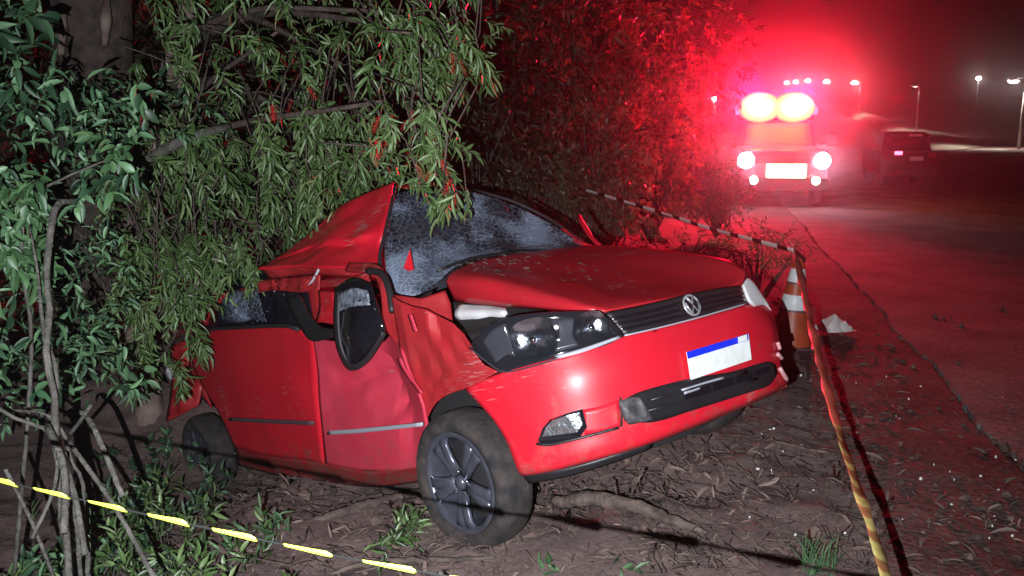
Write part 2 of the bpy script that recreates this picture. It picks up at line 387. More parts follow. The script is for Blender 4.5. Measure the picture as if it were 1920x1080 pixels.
# ================================================================== SETTING
def axis_vals(lo, hi, a, b, step, grow=1.22):
    v = list(np.arange(a, b + 1e-6, step)); s = step
    x = b
    while x < hi: s *= grow; x += s; v.append(min(x, hi))
    s = step; x = a
    while x > lo: s *= grow; x -= s; v.insert(0, max(x, lo))
    return np.array(v)
xs = axis_vals(-260, 330, -3.2, 4.6, .035); ys = axis_vals(-40, 470, .6, 8.5, .035)
X, Y = np.meshgrid(xs, ys); Z = terrain(X, Y)
for j in range(len(ys)):
    for i in range(len(xs)):
        x, y = xs[i], ys[j]
        if -8 < x < 12 and -2 < y < 24:
            k = crackx(y) - x
            rough = min(1, max(.0, k / .9 - .05))
            h = .055 * nz(x, y, 1.6) + .05 * nz(x, y, 4.) + .035 * abs(nz(x, y, 9., 3)) + .016 * nz(x, y, 21., 7)
            Z[j, i] += rough * h
            if abs(k) < .07 and y < 20: Z[j, i] -= .05
            if k < .95: Z[j, i] -= .012 * min(1, (0.95 - k) / .2)
            if y < 3.4 and x > 1.35: Z[j, i] += .03 * (nz(x, y, 3.1, 9) + nz(x, y, 8, 5)) * min(1, (3.4 - y))
nx = len(xs)
V = np.stack([X, Y, Z], -1).reshape(-1, 3)
ii = (np.arange(len(ys) - 1)[:, None] * nx + np.arange(nx - 1)[None]).ravel()
tag(mesh('ground', V, [(int(a), int(a) + 1, int(a) + 1 + nx, int(a) + nx) for a in ii], M['soil']), kind='structure')

# asphalt carriageway with a broken edge, and the dusty gutter strip beside it
def road_sheet(name, fl, fr, ys_, nxs, zo, m, rough=0., under=.08):
    V = []; Fc = []
    for y in ys_:
        a, b = fl(y), fr(y)
        for k in range(nxs + 1):
            t = (k / nxs) ** 1.6; x = a + (b - a) * t
            V.append((x, y, ground_z(x, y) + zo + rough * (.6 * nz(x, y, 1.3) + .4 * nz(x, y, 5))))
    n = nxs + 1
    for j in range(len(ys_) - 1):
        for k in range(nxs): Fc.append((j * n + k, j * n + k + 1, (j + 1) * n + k + 1, (j + 1) * n + k))
    k0 = len(V)
    for j in range(len(ys_)):                       # the ragged edge of the layer
        p = V[j * n]; V.append((p[0] - .012, p[1], p[2] - under))
    for j in range(len(ys_) - 1): Fc.append((j * n, (j + 1) * n, k0 + j + 1, k0 + j))
    return tag(mesh(name, V, Fc, m, smooth=False), kind='structure')
yy = list(np.arange(.6, 16, .07)) + list(np.arange(16, 60, 1.0)) + list(np.arange(60, 420, 8.))
ragged = lambda y: crackx(y) + (.06 * nz(0, y, .9) + .03 * nz(3, y, 3.3) + .022 * nz(5, y, 11)) * (1 if y < 20 else 0)
road_sheet('road', lambda y: ragged(y) + .028 + .03 * abs(nz(4, y, 2.6)), lambda y: crackx(y) + 10, yy, 16, .010, M['asphalt'], .010)
tapex = lambda y: crackx(y) - .86 + .06 * nz(9, y, 1.7) + .05 * nz(2, y, 6)
yy2 = [y for y in yy if 1.2 < y < 60]
road_sheet('gutter', tapex, lambda y: ragged(y) - .004 - .02 * abs(nz(8, y, 2.2)), yy2, 12, .022, M['gutter'], .02)

# far bank across the road, under the row of lamps
lampbase = [(1910, 281, 72), (1718, 240, 117), (1610, 212, 164), (1553, 196, 225), (1517, 184, 290), (1491, 178, 350), (1475, 174, 400)]
LB = [D(px, py, d) for px, py, d in lampbase]
vr = [[(2100, 322, 37), (1920, 302, 46), (1800, 291, 55), (1700, 266, 95), (1610, 240, 150), (1550, 222, 210), (1500, 205, 290)],
      [(2100, 306, 48), (1920, 289, 62), (1800, 274, 76), (1700, 252, 108), (1610, 227, 158), (1550, 212, 218), (1500, 197, 298)],
      [(2100, 296, 62), (1920, 279, 80), (1800, 262, 98), (1700, 241, 122), (1610, 213, 170), (1550, 197, 230), (1500, 183, 310)],
      [(2100, 284, 90), (1920, 268, 110), (1800, 252, 125), (1700, 233, 142), (1610, 206, 190), (1550, 191, 250), (1500, 178, 330)]]
rows = []
for r in vr:
    q = crom([D(*p) for p in r], 60); rows.append([p + np.array([0, 0, .22 * nz(p[0], p[1], .12) + .12 * nz(p[0], p[1], .45)]) for p in q])
tag(loft('verge', rows, 90, 14, M['bank'], thick=0), kind='structure')

# ================================================================== WRECKED CAR
car = empty('wrecked_car')
car.matrix_world = Matrix([[*CR[0], CT[0]], [*CR[1], CT[1]], [*CR[2], CT[2]], [0, 0, 0, 1]])
tag(car, 'red hatchback with crushed roof and front, wrecked in the ditch under the tree', 'car')
def BB(row, o=0.): return [B(p[0], p[1], (p[2] if len(p) > 2 else 0) + o) for p in row]
# dark insides that close the body
bm = bmesh.new()
for (c, d) in (((-1.0, 0, .48), (2.9, 1.22, .62)), ((.05, 0, .46), (.95, 1.2, .56)), ((-2.1, 0, .5), (1.0, 1.15, .7))): box_bm(bm, c, d, .08)
bmobj('cabin', bm, M['dark'], car)
loft('dashboard', [[CD(740, 540, 4.75), CD(860, 500, 5.0), CD(1060, 465, 5.25)], [CD(735, 470, 5.1), CD(860, 450, 5.4), CD(1040, 440, 5.45)], [CD(735, 420, 5.5), CD(860, 410, 5.7), CD(1000, 420, 5.7)]], 14, 8, M['dark'], car, .02, .04)
# hood
far = [(1098, 462, 4.98), (1150, 462, 4.85), (1210, 466, 4.66), (1300, 477, 4.42), (1365, 489, 4.25), (1399, 508, 4.13)]
q2 = [(985, 474, 4.70), (1060, 484, 4.55), (1150, 502, 4.35), (1250, 520, 4.16), (1330, 530, 4.04), (1389, 532, 4.03)]
q3 = [(900, 488, 4.48), (960, 505, 4.30), (1060, 524, 4.12), (1160, 540, 3.95), (1240, 549, 3.85), (1305, 551, 3.84)]
q4 = [(845, 512, 4.28), (905, 514, 4.12), (985, 530, 3.94), (1065, 550, 3.76), (1140, 567, 3.64), (1208, 570, 3.66)]
q5 = [(836, 530, 4.24), (880, 527, 4.08), (960, 540, 3.88), (1040, 561, 3.68), (1095, 577, 3.56), (1142, 584, 3.55)]
q6 = [(846, 548, 4.24), (880, 552, 4.10), (950, 563, 3.90), (1020, 574, 3.72), (1085, 581, 3.585), (1140, 586, 3.56)]
q7 = [(850, 562, 4.26), (885, 568, 4.12), (950, 574, 3.93), (1020, 580, 3.75), (1085, 585, 3.61), (1140, 588, 3.575)]
loft('hood', [[CD(*p) for p in r] for r in (far, q2, q3, q4, q5, q6, q7)], 40, 36, M['red_hood'], car, .008, .004, 5)
# engine bay bits showing in the gap below the hood lip
loft('washer_bottle', [[CD(862, 572, 4.2), CD(905, 574, 4.12), CD(948, 580, 4.0)], [CD(855, 590, 4.16), CD(905, 588, 4.05), CD(950, 588, 3.94)], [CD(868, 604, 4.2), CD(905, 602, 4.1), CD(945, 600, 4.0)]], 10, 8, M['white'], car, .02, .012, 9)
loft('inner_wing', [[CD(838, 565, 4.3), CD(930, 575, 4.08), CD(1030, 582, 3.85)], [CD(840, 600, 4.22), CD(920, 602, 4.0), CD(1010, 594, 3.78)], [CD(842, 640, 4.12), CD(905, 630, 3.95), CD(990, 604, 3.74)]], 12, 8, M['dark'], car, .01, .02)
# bumper
b0 = [(872, 729), (905, 713), (945, 698), (1064, 665), (1167, 632), (1250, 612), (1330, 592), (1400, 573), (1437, 573), (1451, 592)]
b1 = [(893, 750), (960, 747), (1070, 716), (1170, 686), (1250, 662), (1330, 640), (1400, 620), (1443, 612), (1458, 632)]
b2 = [(925, 786), (1000, 796), (1090, 768), (1165, 746), (1250, 720), (1304, 707), (1371, 696), (1440, 676), (1464, 686)]
b3 = [(950, 826), (1015, 838), (1100, 816), (1165, 801), (1224, 790), (1291, 772), (1358, 750), (1438, 722), (1470, 704)]
b4 = [(974, 886), (1020, 879), (1100, 859), (1175, 838), (1250, 812), (1320, 785), (1400, 752), (1450, 731), (1476, 718)]
b5 = [(985, 890, -.06), (1030, 884, -.06), (1100, 866, -.06), (1175, 846, -.06), (1250, 820, -.06), (1320, 793, -.06), (1400, 760, -.06), (1450, 738, -.06), (1476, 724, -.05)]
bump = loft('front_bumper', [BB(r) for r in (b0, b1, b2, b3, b4, b5)], 60, 30, M['red'], car, .008, .002, 5)
lip = [BB([(980, 888), (1060, 878), (1150, 853), (1220, 830)], -.03), BB([(992, 905), (1060, 893), (1150, 866), (1215, 842)], -.05)]
loft('bumper_lip', lip, 20, 3, M['black'], car, .012, .004)
# lower intake, its slats and slots
M['torn'] = mat('torn_grey', (.10, .09, .10), .6, var=.6, scale=40)
ik0 = [(1166, 752), (1193, 737), (1251, 720), (1304, 708), (1371, 697), (1440, 678), (1452, 686)]; ik2 = [(1172, 790), (1224, 791), (1291, 771), (1358, 750), (1410, 733), (1440, 722), (1455, 700)]
ikm = [tuple((np.array(a) + np.array(b)) / 2) for a, b in zip(ik0, ik2)]
ink = loft('lower_intake', [BB(ik0, .012), BB(ikm, .016), BB(ik2, .012)], 26, 6, M['black'], car, .014)
for (a, b, c, d) in (((1282, 738), (1330, 722), (1334, 736), (1286, 752)), ((1336, 720), (1372, 708), (1376, 721), (1340, 734)), ((1378, 706), (1408, 697), (1411, 709), (1381, 719)), ((1414, 695), (1440, 687), (1442, 697), (1417, 706))):
    poly('intake_slot', BB([a, b, c, d], .032), M['gloss'], ink, .008)
for P in ([(1278, 732), (1330, 716), (1358, 708)], [(1283, 737), (1312, 727)], [(1220, 750), (1300, 728), (1400, 697)], [(1215, 770), (1300, 748), (1420, 710)]):
    tube('intake_slat', BB(P, .036), .006, M['silver'] if P[0][1] < 740 else M['black'], ink, 6, 8)
loft('torn_mesh', [BB([(1160, 752), (1185, 745), (1200, 745)], .03), BB([(1165, 775), (1195, 772), (1215, 770)], .03), BB([(1178, 796), (1200, 792), (1225, 786)], .03)], 8, 8, M['torn'], ink, .006, .03, 14)
# fog lamp recess
fp = loft('fog_panel', [BB([(1093, 768), (1125, 762), (1160, 750)], .008), BB([(1096, 815), (1125, 812), (1163, 800)], .008)], 10, 5, M['red'], car, .008, .003)
fog = poly('fog_lamp', BB([(1009, 826), (1018, 802), (1030, 788), (1062, 775), (1092, 766), (1101, 800), (1088, 819), (1050, 830), (1020, 833)], .010), M['gloss'], car, .014)
poly('fog_lens', BB([(1018, 818), (1024, 800), (1036, 788), (1062, 779), (1086, 772), (1092, 796), (1082, 810), (1048, 820)], .022), mat('fog_reflector', (.8, .84, .92), .2, metal=1, bump=.22, bscale=30), fog, .012)
tube('fog_rim', BB([(1006, 832), (1030, 834), (1060, 828), (1100, 818), (1160, 802)], .014), .006, M['black'], fog, 6, 12)
tube('panel_gap', BB([(1163, 745), (1166, 772), (1165, 800)], .010), .004, M['dark'], car, 5)
# grille between hood and bumper
g0 = [(1135, 587), (1200, 575), (1290, 553), (1385, 537), (1397, 540)]; g2 = [(1171, 628), (1225, 616), (1300, 597), (1380, 574), (1400, 569)]
g1 = [tuple((np.array(a) + np.array(b)) / 2) for a, b in zip(g0, g2)]
gr = loft('grille', [BB(g0, -.02), BB(g1, -.01), BB(g2, -.005)], 30, 8, M['black'], car, .012)
for k in (.28, .52, .76):
    tube('grille_slat', BB([tuple(np.array(a) * (1 - k) + np.array(b) * k) for a, b in zip(g0, g2)], .004), .007, M['gloss'], gr, 6, 20)
tube('grille_strip', BB([(1171, 629), (1225, 617), (1300, 598), (1380, 575), (1400, 569)], .008), .0035, M['silver'], gr, 6, 20)
# round badge with the two stacked letters
bd = empty('badge'); bd.parent = gr
bc = B(1297, 572, .02); bx = B(1325, 566, .02) - bc; bx /= np.linalg.norm(bx); by = B(1290, 545, .02) - bc; by -= bx * (by @ bx); by /= np.linalg.norm(by); bn = np.cross(bx, by)
br = .042
ring = [bc + br * (bx * math.cos(a) + by * math.sin(a)) for a in np.linspace(0, 2 * math.pi, 29)]
bpt = lambda u, v: bc + br * (u * bx + v * by) + bn * .004
mb = MB(); mb.tube(ring, .005, 6)
mb.tube([bpt(-.42, .85), bpt(0, .12), bpt(.42, .85)], .006, 5)
mb.tube([bpt(-.9, .3), bpt(-.42, -.85), bpt(0, -.02), bpt(.42, -.85), bpt(.9, .3)], .006, 5)
bd.name = 'tmp'; bpy.data.objects.remove(bd)
mb.build('badge', mat('badge_chrome', (.55, .55, .60), .25, metal=.6), gr)
# headlight
hp = [(880, 649), (897, 628), (913, 611), (967, 592), (1047, 585), (1127, 588), (1150, 606), (1167, 628), (1135, 643), (1064, 663), (1002, 683), (944, 694), (916, 678)]
hl0 = [(880, 649), (897, 628), (913, 611), (967, 592), (1047, 585), (1127, 588), (1167, 628)]
hl2 = [(880, 651), (916, 680), (944, 695), (1002, 684), (1064, 664), (1135, 644), (1168, 629)]
hlm = [tuple((np.array(a) + np.array(b)) / 2) for a, b in zip(hl0, hl2)]
hl = loft('headlight', [BB(hl0, -.012), BB(hlm, -.03), BB(hl2, -.012)], 24, 8, M['gloss'], car, .01)
def dome(name, px, py, r, off, m, parent, sq=1.0):
    c = B(px, py, off); ex = B(px + 6, py - 1.5, off) - B(px - 6, py + 1.5, off); ex /= np.linalg.norm(ex)
    nrm = w2c(CAMP) - c; nrm /= np.linalg.norm(nrm); nrm = nrm * .6 + np.array([.75, -.45, .1]) * .4; nrm -= ex * (nrm @ ex) * .5; nrm /= np.linalg.norm(nrm); ey = np.cross(nrm, ex)
    V = []; Fc = []; seg = 22
    prof = [(0.05, -.55), (.3, -.5), (.55, -.38), (.78, -.2), (.93, -.02), (1.0, .06)]
    for k in range(seg):
        a = 2 * math.pi * k / seg; q = (abs(math.cos(a)) ** 3 + abs(math.sin(a)) ** 3) ** (-1 / 3) if sq != 1 else 1
        for (rr, h) in prof: V.append(c + r * rr * q * (ex * math.cos(a) * (sq if sq != 1 else 1) + ey * math.sin(a)) + nrm * r * h * .55)
    n = len(prof)
    for k in range(seg):
        for i in range(n - 1): Fc.append((k * n + i, k * n + i + 1, ((k + 1) % seg) * n + i + 1, ((k + 1) % seg) * n + i))
    Fc.append(tuple(k * n for k in range(seg)))
    o = mesh(name, V, Fc, m, parent)
    return c, nrm
dome('reflector', 1000, 636, .080, .0, M['refl'], hl, 1.12); dome('reflector', 1108, 614, .060, .0, M['refl'], hl, 1.1)
M['bezel'] = mat('grey_bezel', (.04, .04, .052), .2, coat=.5)
loft('bezel', [BB([(1045, 600), (1062, 596), (1078, 598)], .004), BB([(1048, 630), (1062, 628), (1074, 630)], .0), BB([(1040, 660), (1062, 655), (1086, 648)], .004)], 8, 8, M['bezel'], hl, .01)
loft('bezel', [BB([(905, 640), (925, 618), (948, 606)], .0), BB([(915, 655), (935, 640), (955, 625)], -.005), BB([(930, 680), (952, 665), (966, 668)], .0)], 8, 8, M['bezel'], hl, .01)
for px, py, r in ((1000, 637, .016), (1108, 614, .014)):
    bmx = bmesh.new(); bmesh.ops.create_uvsphere(bmx, u_segments=12, v_segments=8, radius=r); bmesh.ops.translate(bmx, vec=Vector(B(px, py, .005)), verts=bmx.verts)
    bmobj('bulb', bmx, M['chrome'], hl, True)
loft('headlight_lens', [BB(hl0, .012), BB(hlm, .03), BB(hl2, .012)], 24, 8, M['lens'], hl, 0)
tube('headlight_trim', BB([(1170, 629), (1135, 646), (1064, 666), (1002, 686), (944, 697), (916, 681), (880, 651)], .012), .0035, M['bezel'], hl, 6, 20)
loft('inner_trim', [BB([(1040, 668), (1090, 654), (1160, 630)], .016), BB([(1050, 672), (1095, 660), (1163, 634)], .016)], 10, 2, M['silver'], hl, .006)
# far-side headlight, edge on
loft('headlight', [BB([(1392, 535), (1402, 522), (1412, 530)], .01), BB([(1402, 562), (1424, 556), (1436, 566)], .01), BB([(1412, 575), (1432, 572), (1448, 585)], .0)], 8, 8, M['white'], car, .01)
# number plate
pc = [(1288, 660), (1402, 626), (1408, 674), (1296, 712)]
npl = poly('number_plate', BB(pc, .022), M['plate'], car, .008)
poly('plate_band', BB([(1288, 660), (1402, 626), (1403, 638), (1290, 673)], .030), M['blue'], npl, .003)
poly('plate_band', BB([(1384, 632), (1400, 627), (1401, 638), (1385, 643)], .034), M['plate'], npl, .002)
M['chip'] = mat('cracked_edge', (.62, .30, .33), .5)
for P in ([(1458, 642), (1462, 654)], [(1458, 664), (1466, 672)], [(1462, 690), (1468, 700), (1476, 713)]):
    tube('cracked_edge', BB(P, .012), .010, M['chip'], car, 5, 5)
tube('crease', BB([(946, 700), (1064, 668), (1167, 636), (1230, 620)], .004), .004, M['red'], bump, 6, 20)
# fender (right side, crumpled and muddy)
f0 = [(735, 556, -0.021), (752, 566, -0.013), (772, 574, -0.024), (800, 580, -0.019), (818, 590, -0.041), (850, 606, -0.036), (868, 625, -0.024), (882, 648, -0.011)]
f1 = [(740, 588, -0.011), (757, 598, -0.004), (778, 606, -0.019), (803, 612, -0.009), (826, 622, -0.036), (850, 634, -0.021), (872, 648, -0.026), (890, 664, -0.011)]
f2 = [(746, 618, -0.016), (762, 628, -0.004), (780, 640, -0.011), (806, 648, -0.024), (828, 660, -0.013), (852, 668, -0.028), (878, 678, -0.011), (908, 684, -0.011)]
f3 = [(752, 662, -0.011), (770, 668, -0.001), (790, 684, -0.019), (808, 692, -0.011), (830, 700, -0.026), (850, 702, -0.011), (880, 702, -0.013), (934, 697, -0.009)]
f4 = [(760, 692, -0.016), (778, 704, -0.004), (797, 716, -0.011), (812, 722, -0.021), (832, 718, -0.011), (848, 716, -0.016), (868, 713, -0.009), (904, 713, -0.007)]
f5 = [(775, 725, -0.011), (788, 735, -0.004), (803, 742, -0.013), (816, 740, -0.009), (832, 732, -0.016), (845, 727, -0.009), (858, 724, -0.009), (886, 721, 0)]
f6 = [(799, 790, -0.013), (803, 780, -0.009), (809, 768, -0.011), (818, 755, -0.009), (830, 745, -0.011), (842, 739, -0.009), (855, 734, -0.006), (872, 729, 0)]
loft('front_fender', [BB(r) for r in (f0, f1, f2, f3, f4, f5, f6)], 42, 42, M['red_dull'], car, .008, .004, 5, su=False, sv=False, seed=3, sharp=9)
a0 = [(735, 553, -.08), (790, 560, -.12), (835, 545, -.2)]; a1 = [(738, 575, -.05), (800, 590, -.10), (845, 570, -.2)]; a2 = [(745, 600, -.04), (810, 620, -.08), (850, 612, -.16)]
loft('fender_top', [BB(r) for r in (a0, a1, a2)], 18, 14, M['red_dull'], car, .008, .008, 13, su=False, sv=False, sharp=14)
# wheel arch liner
wc = B(884, 890, .03)
wc = CY(884, 888, -.84)
arch = [wc + np.array([.33 * math.cos(a), .48, .33 * math.sin(a)]) for a in np.linspace(.3, math.pi + .3, 20)]
arch2 = [p + np.array([0, -.22, 0]) for p in arch]
loft('arch_liner', [arch, arch2], 20, 4, M['dark'], car, .012)
# doors
e0 = [(372, 619, -.03), (430, 614), (500, 612), (552, 611), (590, 640)]
e1 = [(357, 662, -.04), (420, 664), (500, 668), (560, 670), (594, 690, -.01)]
e2 = [(376, 714, -.03), (430, 720, .01), (500, 722, .015), (560, 725, .01), (597, 745, -.01)]
e3 = [(410, 772, -.01), (450, 785), (500, 787), (560, 789), (602, 802, -.01)]
e4 = [(441, 838, -.02), (480, 850, -.02), (520, 857, -.02), (570, 862, -.02), (608, 868, -.02)]
rd = loft('rear_door', [BB(r) for r in (e0, e1, e2, e3, e4)], 36, 30, M['red'], car, .012, .006, 4, seed=5)
loft('door_moulding', [BB([(430, 783), (500, 786), (588, 790)], .02), BB([(430, 789), (500, 793), (588, 797)], .02)], 16, 2, M['strip'], rd, .01)
d0 = [(588, 634, 0.000), (612, 638, -0.007), (630, 640, -0.014), (662, 655, -0.029), (690, 655, -0.043), (722, 640, -0.072), (746, 612, -0.065)]
d1 = [(594, 668, 0.029), (615, 672, 0.017), (640, 676, 0.012), (672, 690, -0.007), (705, 680, -0.043), (735, 668, -0.070), (756, 660, 0.000)]
d2 = [(598, 700, 0.046), (618, 704, 0.032), (640, 706, 0.006), (680, 716, -0.026), (715, 702, -0.061), (748, 690, -0.072), (768, 696, 0.014)]
d3 = [(600, 750, 0.049), (625, 752, 0.026), (655, 748, 0.017), (690, 738, -0.003), (728, 724, -0.051), (758, 716, -0.080), (784, 730, 0.017)]
d4 = [(604, 790, 0.049), (632, 788, 0.032), (665, 782, 0.026), (705, 774, 0.006), (742, 762, -0.026), (770, 752, -0.065), (795, 762, 0.007)]
d5 = [(607, 814, 0.046), (640, 811, 0.036), (672, 806, 0.029), (712, 800, 0.014), (750, 794, 0.000), (778, 788, -0.029), (801, 792, 0.000)]
d6 = [(613, 868, 0.032), (640, 875, 0.029), (672, 880, 0.022), (712, 882, 0.012), (750, 881, 0.000), (780, 877, -0.017), (803, 862, -0.017)]
fd = loft('front_door', [BB(r) for r in (d0, d1, d2, d3, d4, d5, d6)], 48, 48, M['red_door'], car, .012, .0025, 6, su=False, sv=False, seed=8, sharp=9)
loft('door_moulding', [BB([(613, 808), (680, 803), (792, 792)], .045), BB([(614, 815), (680, 811), (792, 799)], .045)], 16, 2, M['silver'], fd, .01)
for P in ([(745, 672), (752, 690), (762, 705), (775, 722), (786, 738)], [(765, 590), (770, 606), (776, 622)]):
    loft('torn_edge', [BB(P, .03), BB([(p[0] + 7, p[1] - 1) for p in P], .035)], 10, 2, M['red_door'], fd, .006, .012, 30)
s0 = [(441, 836, -.05), (520, 856, -.05), (610, 868, -.05), (700, 884, -.05), (800, 866, -.05)]
s1 = [(446, 872, -.14), (520, 890, -.12), (610, 902, -.12), (700, 912, -.12), (805, 900, -.14)]
loft('sill', [BB(s0), BB(s1)], 24, 6, M['red_dull'], car, .01, .01)
# rear quarter and hanging rear bumper
loft('rear_quarter', [BB([(395, 545, -.1), (380, 590, -.08), (372, 622, -.05)]), BB([(412, 545, -.12), (400, 585, -.1), (388, 618, -.06)]), BB([(428, 548, -.14), (412, 590, -.12), (400, 616, -.08)])], 10, 12, M['red_dull'], car, .01, .03, 14)
loft('rear_quarter', [BB([(352, 640, -.05), (356, 690, -.05), (372, 740, -.1)]), BB([(366, 640, -.06), (372, 700, -.06), (398, 765, -.12)])], 10, 3, M['red_dull'], car, .01, .01)
loft('rear_bumper', [[CD(318, 655, 6.5), CD(322, 720, 6.5), CD(312, 790, 6.45)], [CD(346, 640, 6.4), CD(350, 720, 6.35), CD(345, 775, 6.35)], [CD(372, 665, 6.35), CD(378, 725, 6.3), CD(372, 760, 6.3)]], 14, 8, M['red_dull'], car, .012, .05, 7)
# side windows
sw = loft('side_window', [BB([(408, 556, -.16), (440, 528, -.17), (520, 512, -.17), (575, 540, -.12)]), BB([(395, 590, -.1), (450, 580, -.1), (530, 575, -.1), (585, 590, -.06)]), BB([(386, 618, -.05), (450, 614, -.04), (530, 612, -.04), (590, 622, -.03)])], 24, 14, M['darkglass'], car, .008, .035, 10, seed=2)
tube('window_seal', BB([(378, 618), (450, 614), (540, 611), (560, 618)], .012), .012, M['rubber'], sw, 6, 14)
loft('window_trim', [BB([(538, 560, 0), (560, 605, .01), (583, 638, .015), (622, 634, .02)]), BB([(562, 552, -.02), (580, 590, .0), (600, 612, .01), (634, 618, .02)])], 14, 4, M['black'], car, .014, .01)
def shards(name, pl, n, off, m, parent, s0=.008, s1=.028):
    V = []; Fc = []
    for q in sample_poly(pl, n):
        c = B(q[0], q[1], off + rng.uniform(-.02, .02)); s = rng.uniform(s0, s1); nn = norm(norm(w2c(CAMP) - c) + rng.normal(size=3) * .35)
        a = norm(np.cross(nn, rng.normal(size=3))); b = np.cross(nn, a); k = len(V)
        V += [c + s * (a * math.cos(t) + b * math.sin(t)) * rng.uniform(.4, 1) for t in (0, 1.2, 2.9, 4.2)]; Fc.append((k, k + 1, k + 2, k + 3))
    o = mesh(name, V, Fc, m, parent, False); o['kind'] = 'stuff'; return o
shards('window_glints', [(388, 612), (415, 560), (480, 535), (570, 560), (575, 606)], 22, -.02, M['chrome'], sw, .003, .009)  # chrome flakes turned to the lens, added as glints in the window
loft('torn_lining', [BB([(440, 545, -.1), (500, 525, -.12), (560, 520, -.1), (600, 515, -.1)]), BB([(450, 560, -.06), (505, 545, -.1), (562, 548, -.07), (598, 545, -.08)])], 26, 5, M['red_dull'], sw, .006, .05, 16, seed=11)
M['greybit'] = mat('glass_bit', (.30, .32, .42), .3, var=.6, scale=50)
loft('glass_remnant', [BB([(418, 560, -.03), (440, 545, -.04), (470, 548, -.03), (482, 540, -.04)]), BB([(412, 588, -.02), (440, 580, .0), (468, 584, -.02), (490, 572, -.03)]), BB([(425, 606, -.01), (450, 604, .0), (480, 600, -.01), (500, 604, -.02)])], 22, 14, M['crazed'], sw, .004, .03, 22)
#shards('glass_bits', [(395, 612), (420, 556), (500, 540), (560, 560), (565, 606)], 16, -.01, M['greybit'], sw, .008, .03)
# pillars, bent
loft('pillar', [BB([(566, 498, -.22), (572, 545, -.14), (590, 606, -.06)]), BB([(590, 492, -.24), (596, 540, -.16), (604, 604, -.06)])], 12, 4, M['red_dull'], car, .012, .02, 10)
loft('pillar', [BB([(598, 545, -.08), (600, 575, -.04), (594, 602, .0)]), BB([(628, 548, -.06), (630, 580, -.02), (632, 610, .01)])], 10, 6, M['red'], car, .012, .012, 8)
loft('pillar', [BB([(520, 520, -.2), (580, 526, -.14), (650, 522, -.1), (690, 512, -.12)]), BB([(520, 528, -.2), (580, 538, -.13), (650, 536, -.09), (694, 530, -.1)])], 20, 4, M['red_dull'], car, .014, .03, 9)
loft('pillar', [BB([(648, 508, -.14), (700, 516, -.1), (716, 552, -.05), (722, 610, -.02), (742, 645, -.03)]), BB([(655, 494, -.18), (712, 500, -.14), (732, 540, -.08), (742, 590, -.04), (756, 630, -.03)])], 24, 6, M['red_dull'], car, .014, .015, 9)
tube('door_seal', BB([(690, 508, -.1), (716, 514, -.09), (730, 545, -.05), (736, 585, -.02)]), .016, M['rubber'], car, 7, 16)
tube('broken_trim', BB([(572, 545, -.08), (590, 520, -.1), (604, 492, -.14)]), .008, M['silver'], car, 5, 8)
tube('broken_trim', BB([(566, 560, -.06), (578, 590, -.03), (588, 612, .0)]), .007, M['white'], car, 5, 8)
# front window opening with its folded black mirror housing
mr = loft('wing_mirror', [BB([(630, 540, .0), (660, 522, -.02), (694, 530, -.02)]), BB([(628, 600, .03), (668, 590, .07), (712, 585, .03)]), BB([(634, 650, .04), (672, 648, .09), (722, 625, .03)]), BB([(648, 684, .03), (664, 692, .05), (690, 676, .03)])], 16, 20, M['gloss'], car, .012, .012, 12)
loft('mirror_glass', [BB([(636, 552, .05), (662, 540, .05), (690, 545, .04)]), BB([(634, 585, .06), (660, 575, .075), (694, 572, .05)])], 10, 6, mat('clouded_glass', (.25, .27, .34), .2, var=.7, scale=30, bump=.6, bscale=40), mr, .006, .012, 20)
loft('mirror_rim', [BB([(629, 545, .03), (627, 600, .05), (632, 650, .06), (648, 686, .05), (664, 694, .06), (690, 678, .05), (724, 626, .04)]), BB([(637, 548, .05), (635, 600, .07), (640, 648, .08), (652, 676, .07), (664, 683, .08), (685, 670, .07), (716, 622, .06)])], 30, 3, M['rubber'], mr, .012)
#shards('glass_bits', [(640, 560), (700, 560), (712, 620), (672, 670), (646, 640)], 12, .085, M['greybit'], mr, .006, .022)
shards('glass_glints', [(640, 560), (700, 560), (712, 620), (672, 670), (646, 640)], 16, .09, M['chrome'], mr, .004, .010)  # more chrome flakes added as glints, over the mirror housing
# torn, folded roof
r0 = [(737, 343, 4.86), (731, 385, 4.70), (719, 440, 4.56), (712, 462, 4.55), (708, 500, 4.40)]
r1 = [(690, 361, 4.98), (682, 402, 4.82), (672, 448, 4.62), (664, 456, 4.66), (658, 503, 4.46)]
r2 = [(640, 386, 5.08), (632, 418, 4.94), (620, 452, 4.76), (614, 461, 4.80), (604, 503, 4.58)]
r3 = [(592, 428, 5.2), (585, 444, 5.1), (576, 462, 4.98), (572, 470, 5.0), (560, 500, 4.78)]
r4 = [(540, 472, 5.4), (530, 478, 5.32), (515, 486, 5.18), (505, 492, 5.16), (484, 505, 4.98)]
roof = loft('roof', [[CD(*p) for p in r] for r in (r0, r1, r2, r3, r4)], 34, 30, M['red'], car, .008, .014, 7, seed=4)
loft('roof', [[CD(484, 500, 5.0), CD(560, 496, 4.8), CD(640, 497, 4.52), CD(706, 498, 4.42)], [CD(505, 522, 5.05), CD(570, 515, 4.85), CD(640, 516, 4.56), CD(712, 520, 4.42)]], 24, 5, M['red_dull'], car, .012, .03, 8)
loft('roof', [[CD(741, 345, 4.9), CD(752, 352, 5.0), CD(800, 350, 5.25), CD(880, 356, 5.45)], [CD(735, 342, 4.88), CD(748, 346, 5.1), CD(790, 346, 5.5), CD(870, 352, 5.8)]], 14, 4, M['red_dull'], car, .008, .01)
tube('windshield_seal', [CD(742, 347, 4.83), CD(733, 388, 4.68), CD(721, 440, 4.52), CD(712, 490, 4.38), CD(728, 540, 4.27)], .010, M['rubber'], car, 6, 24)
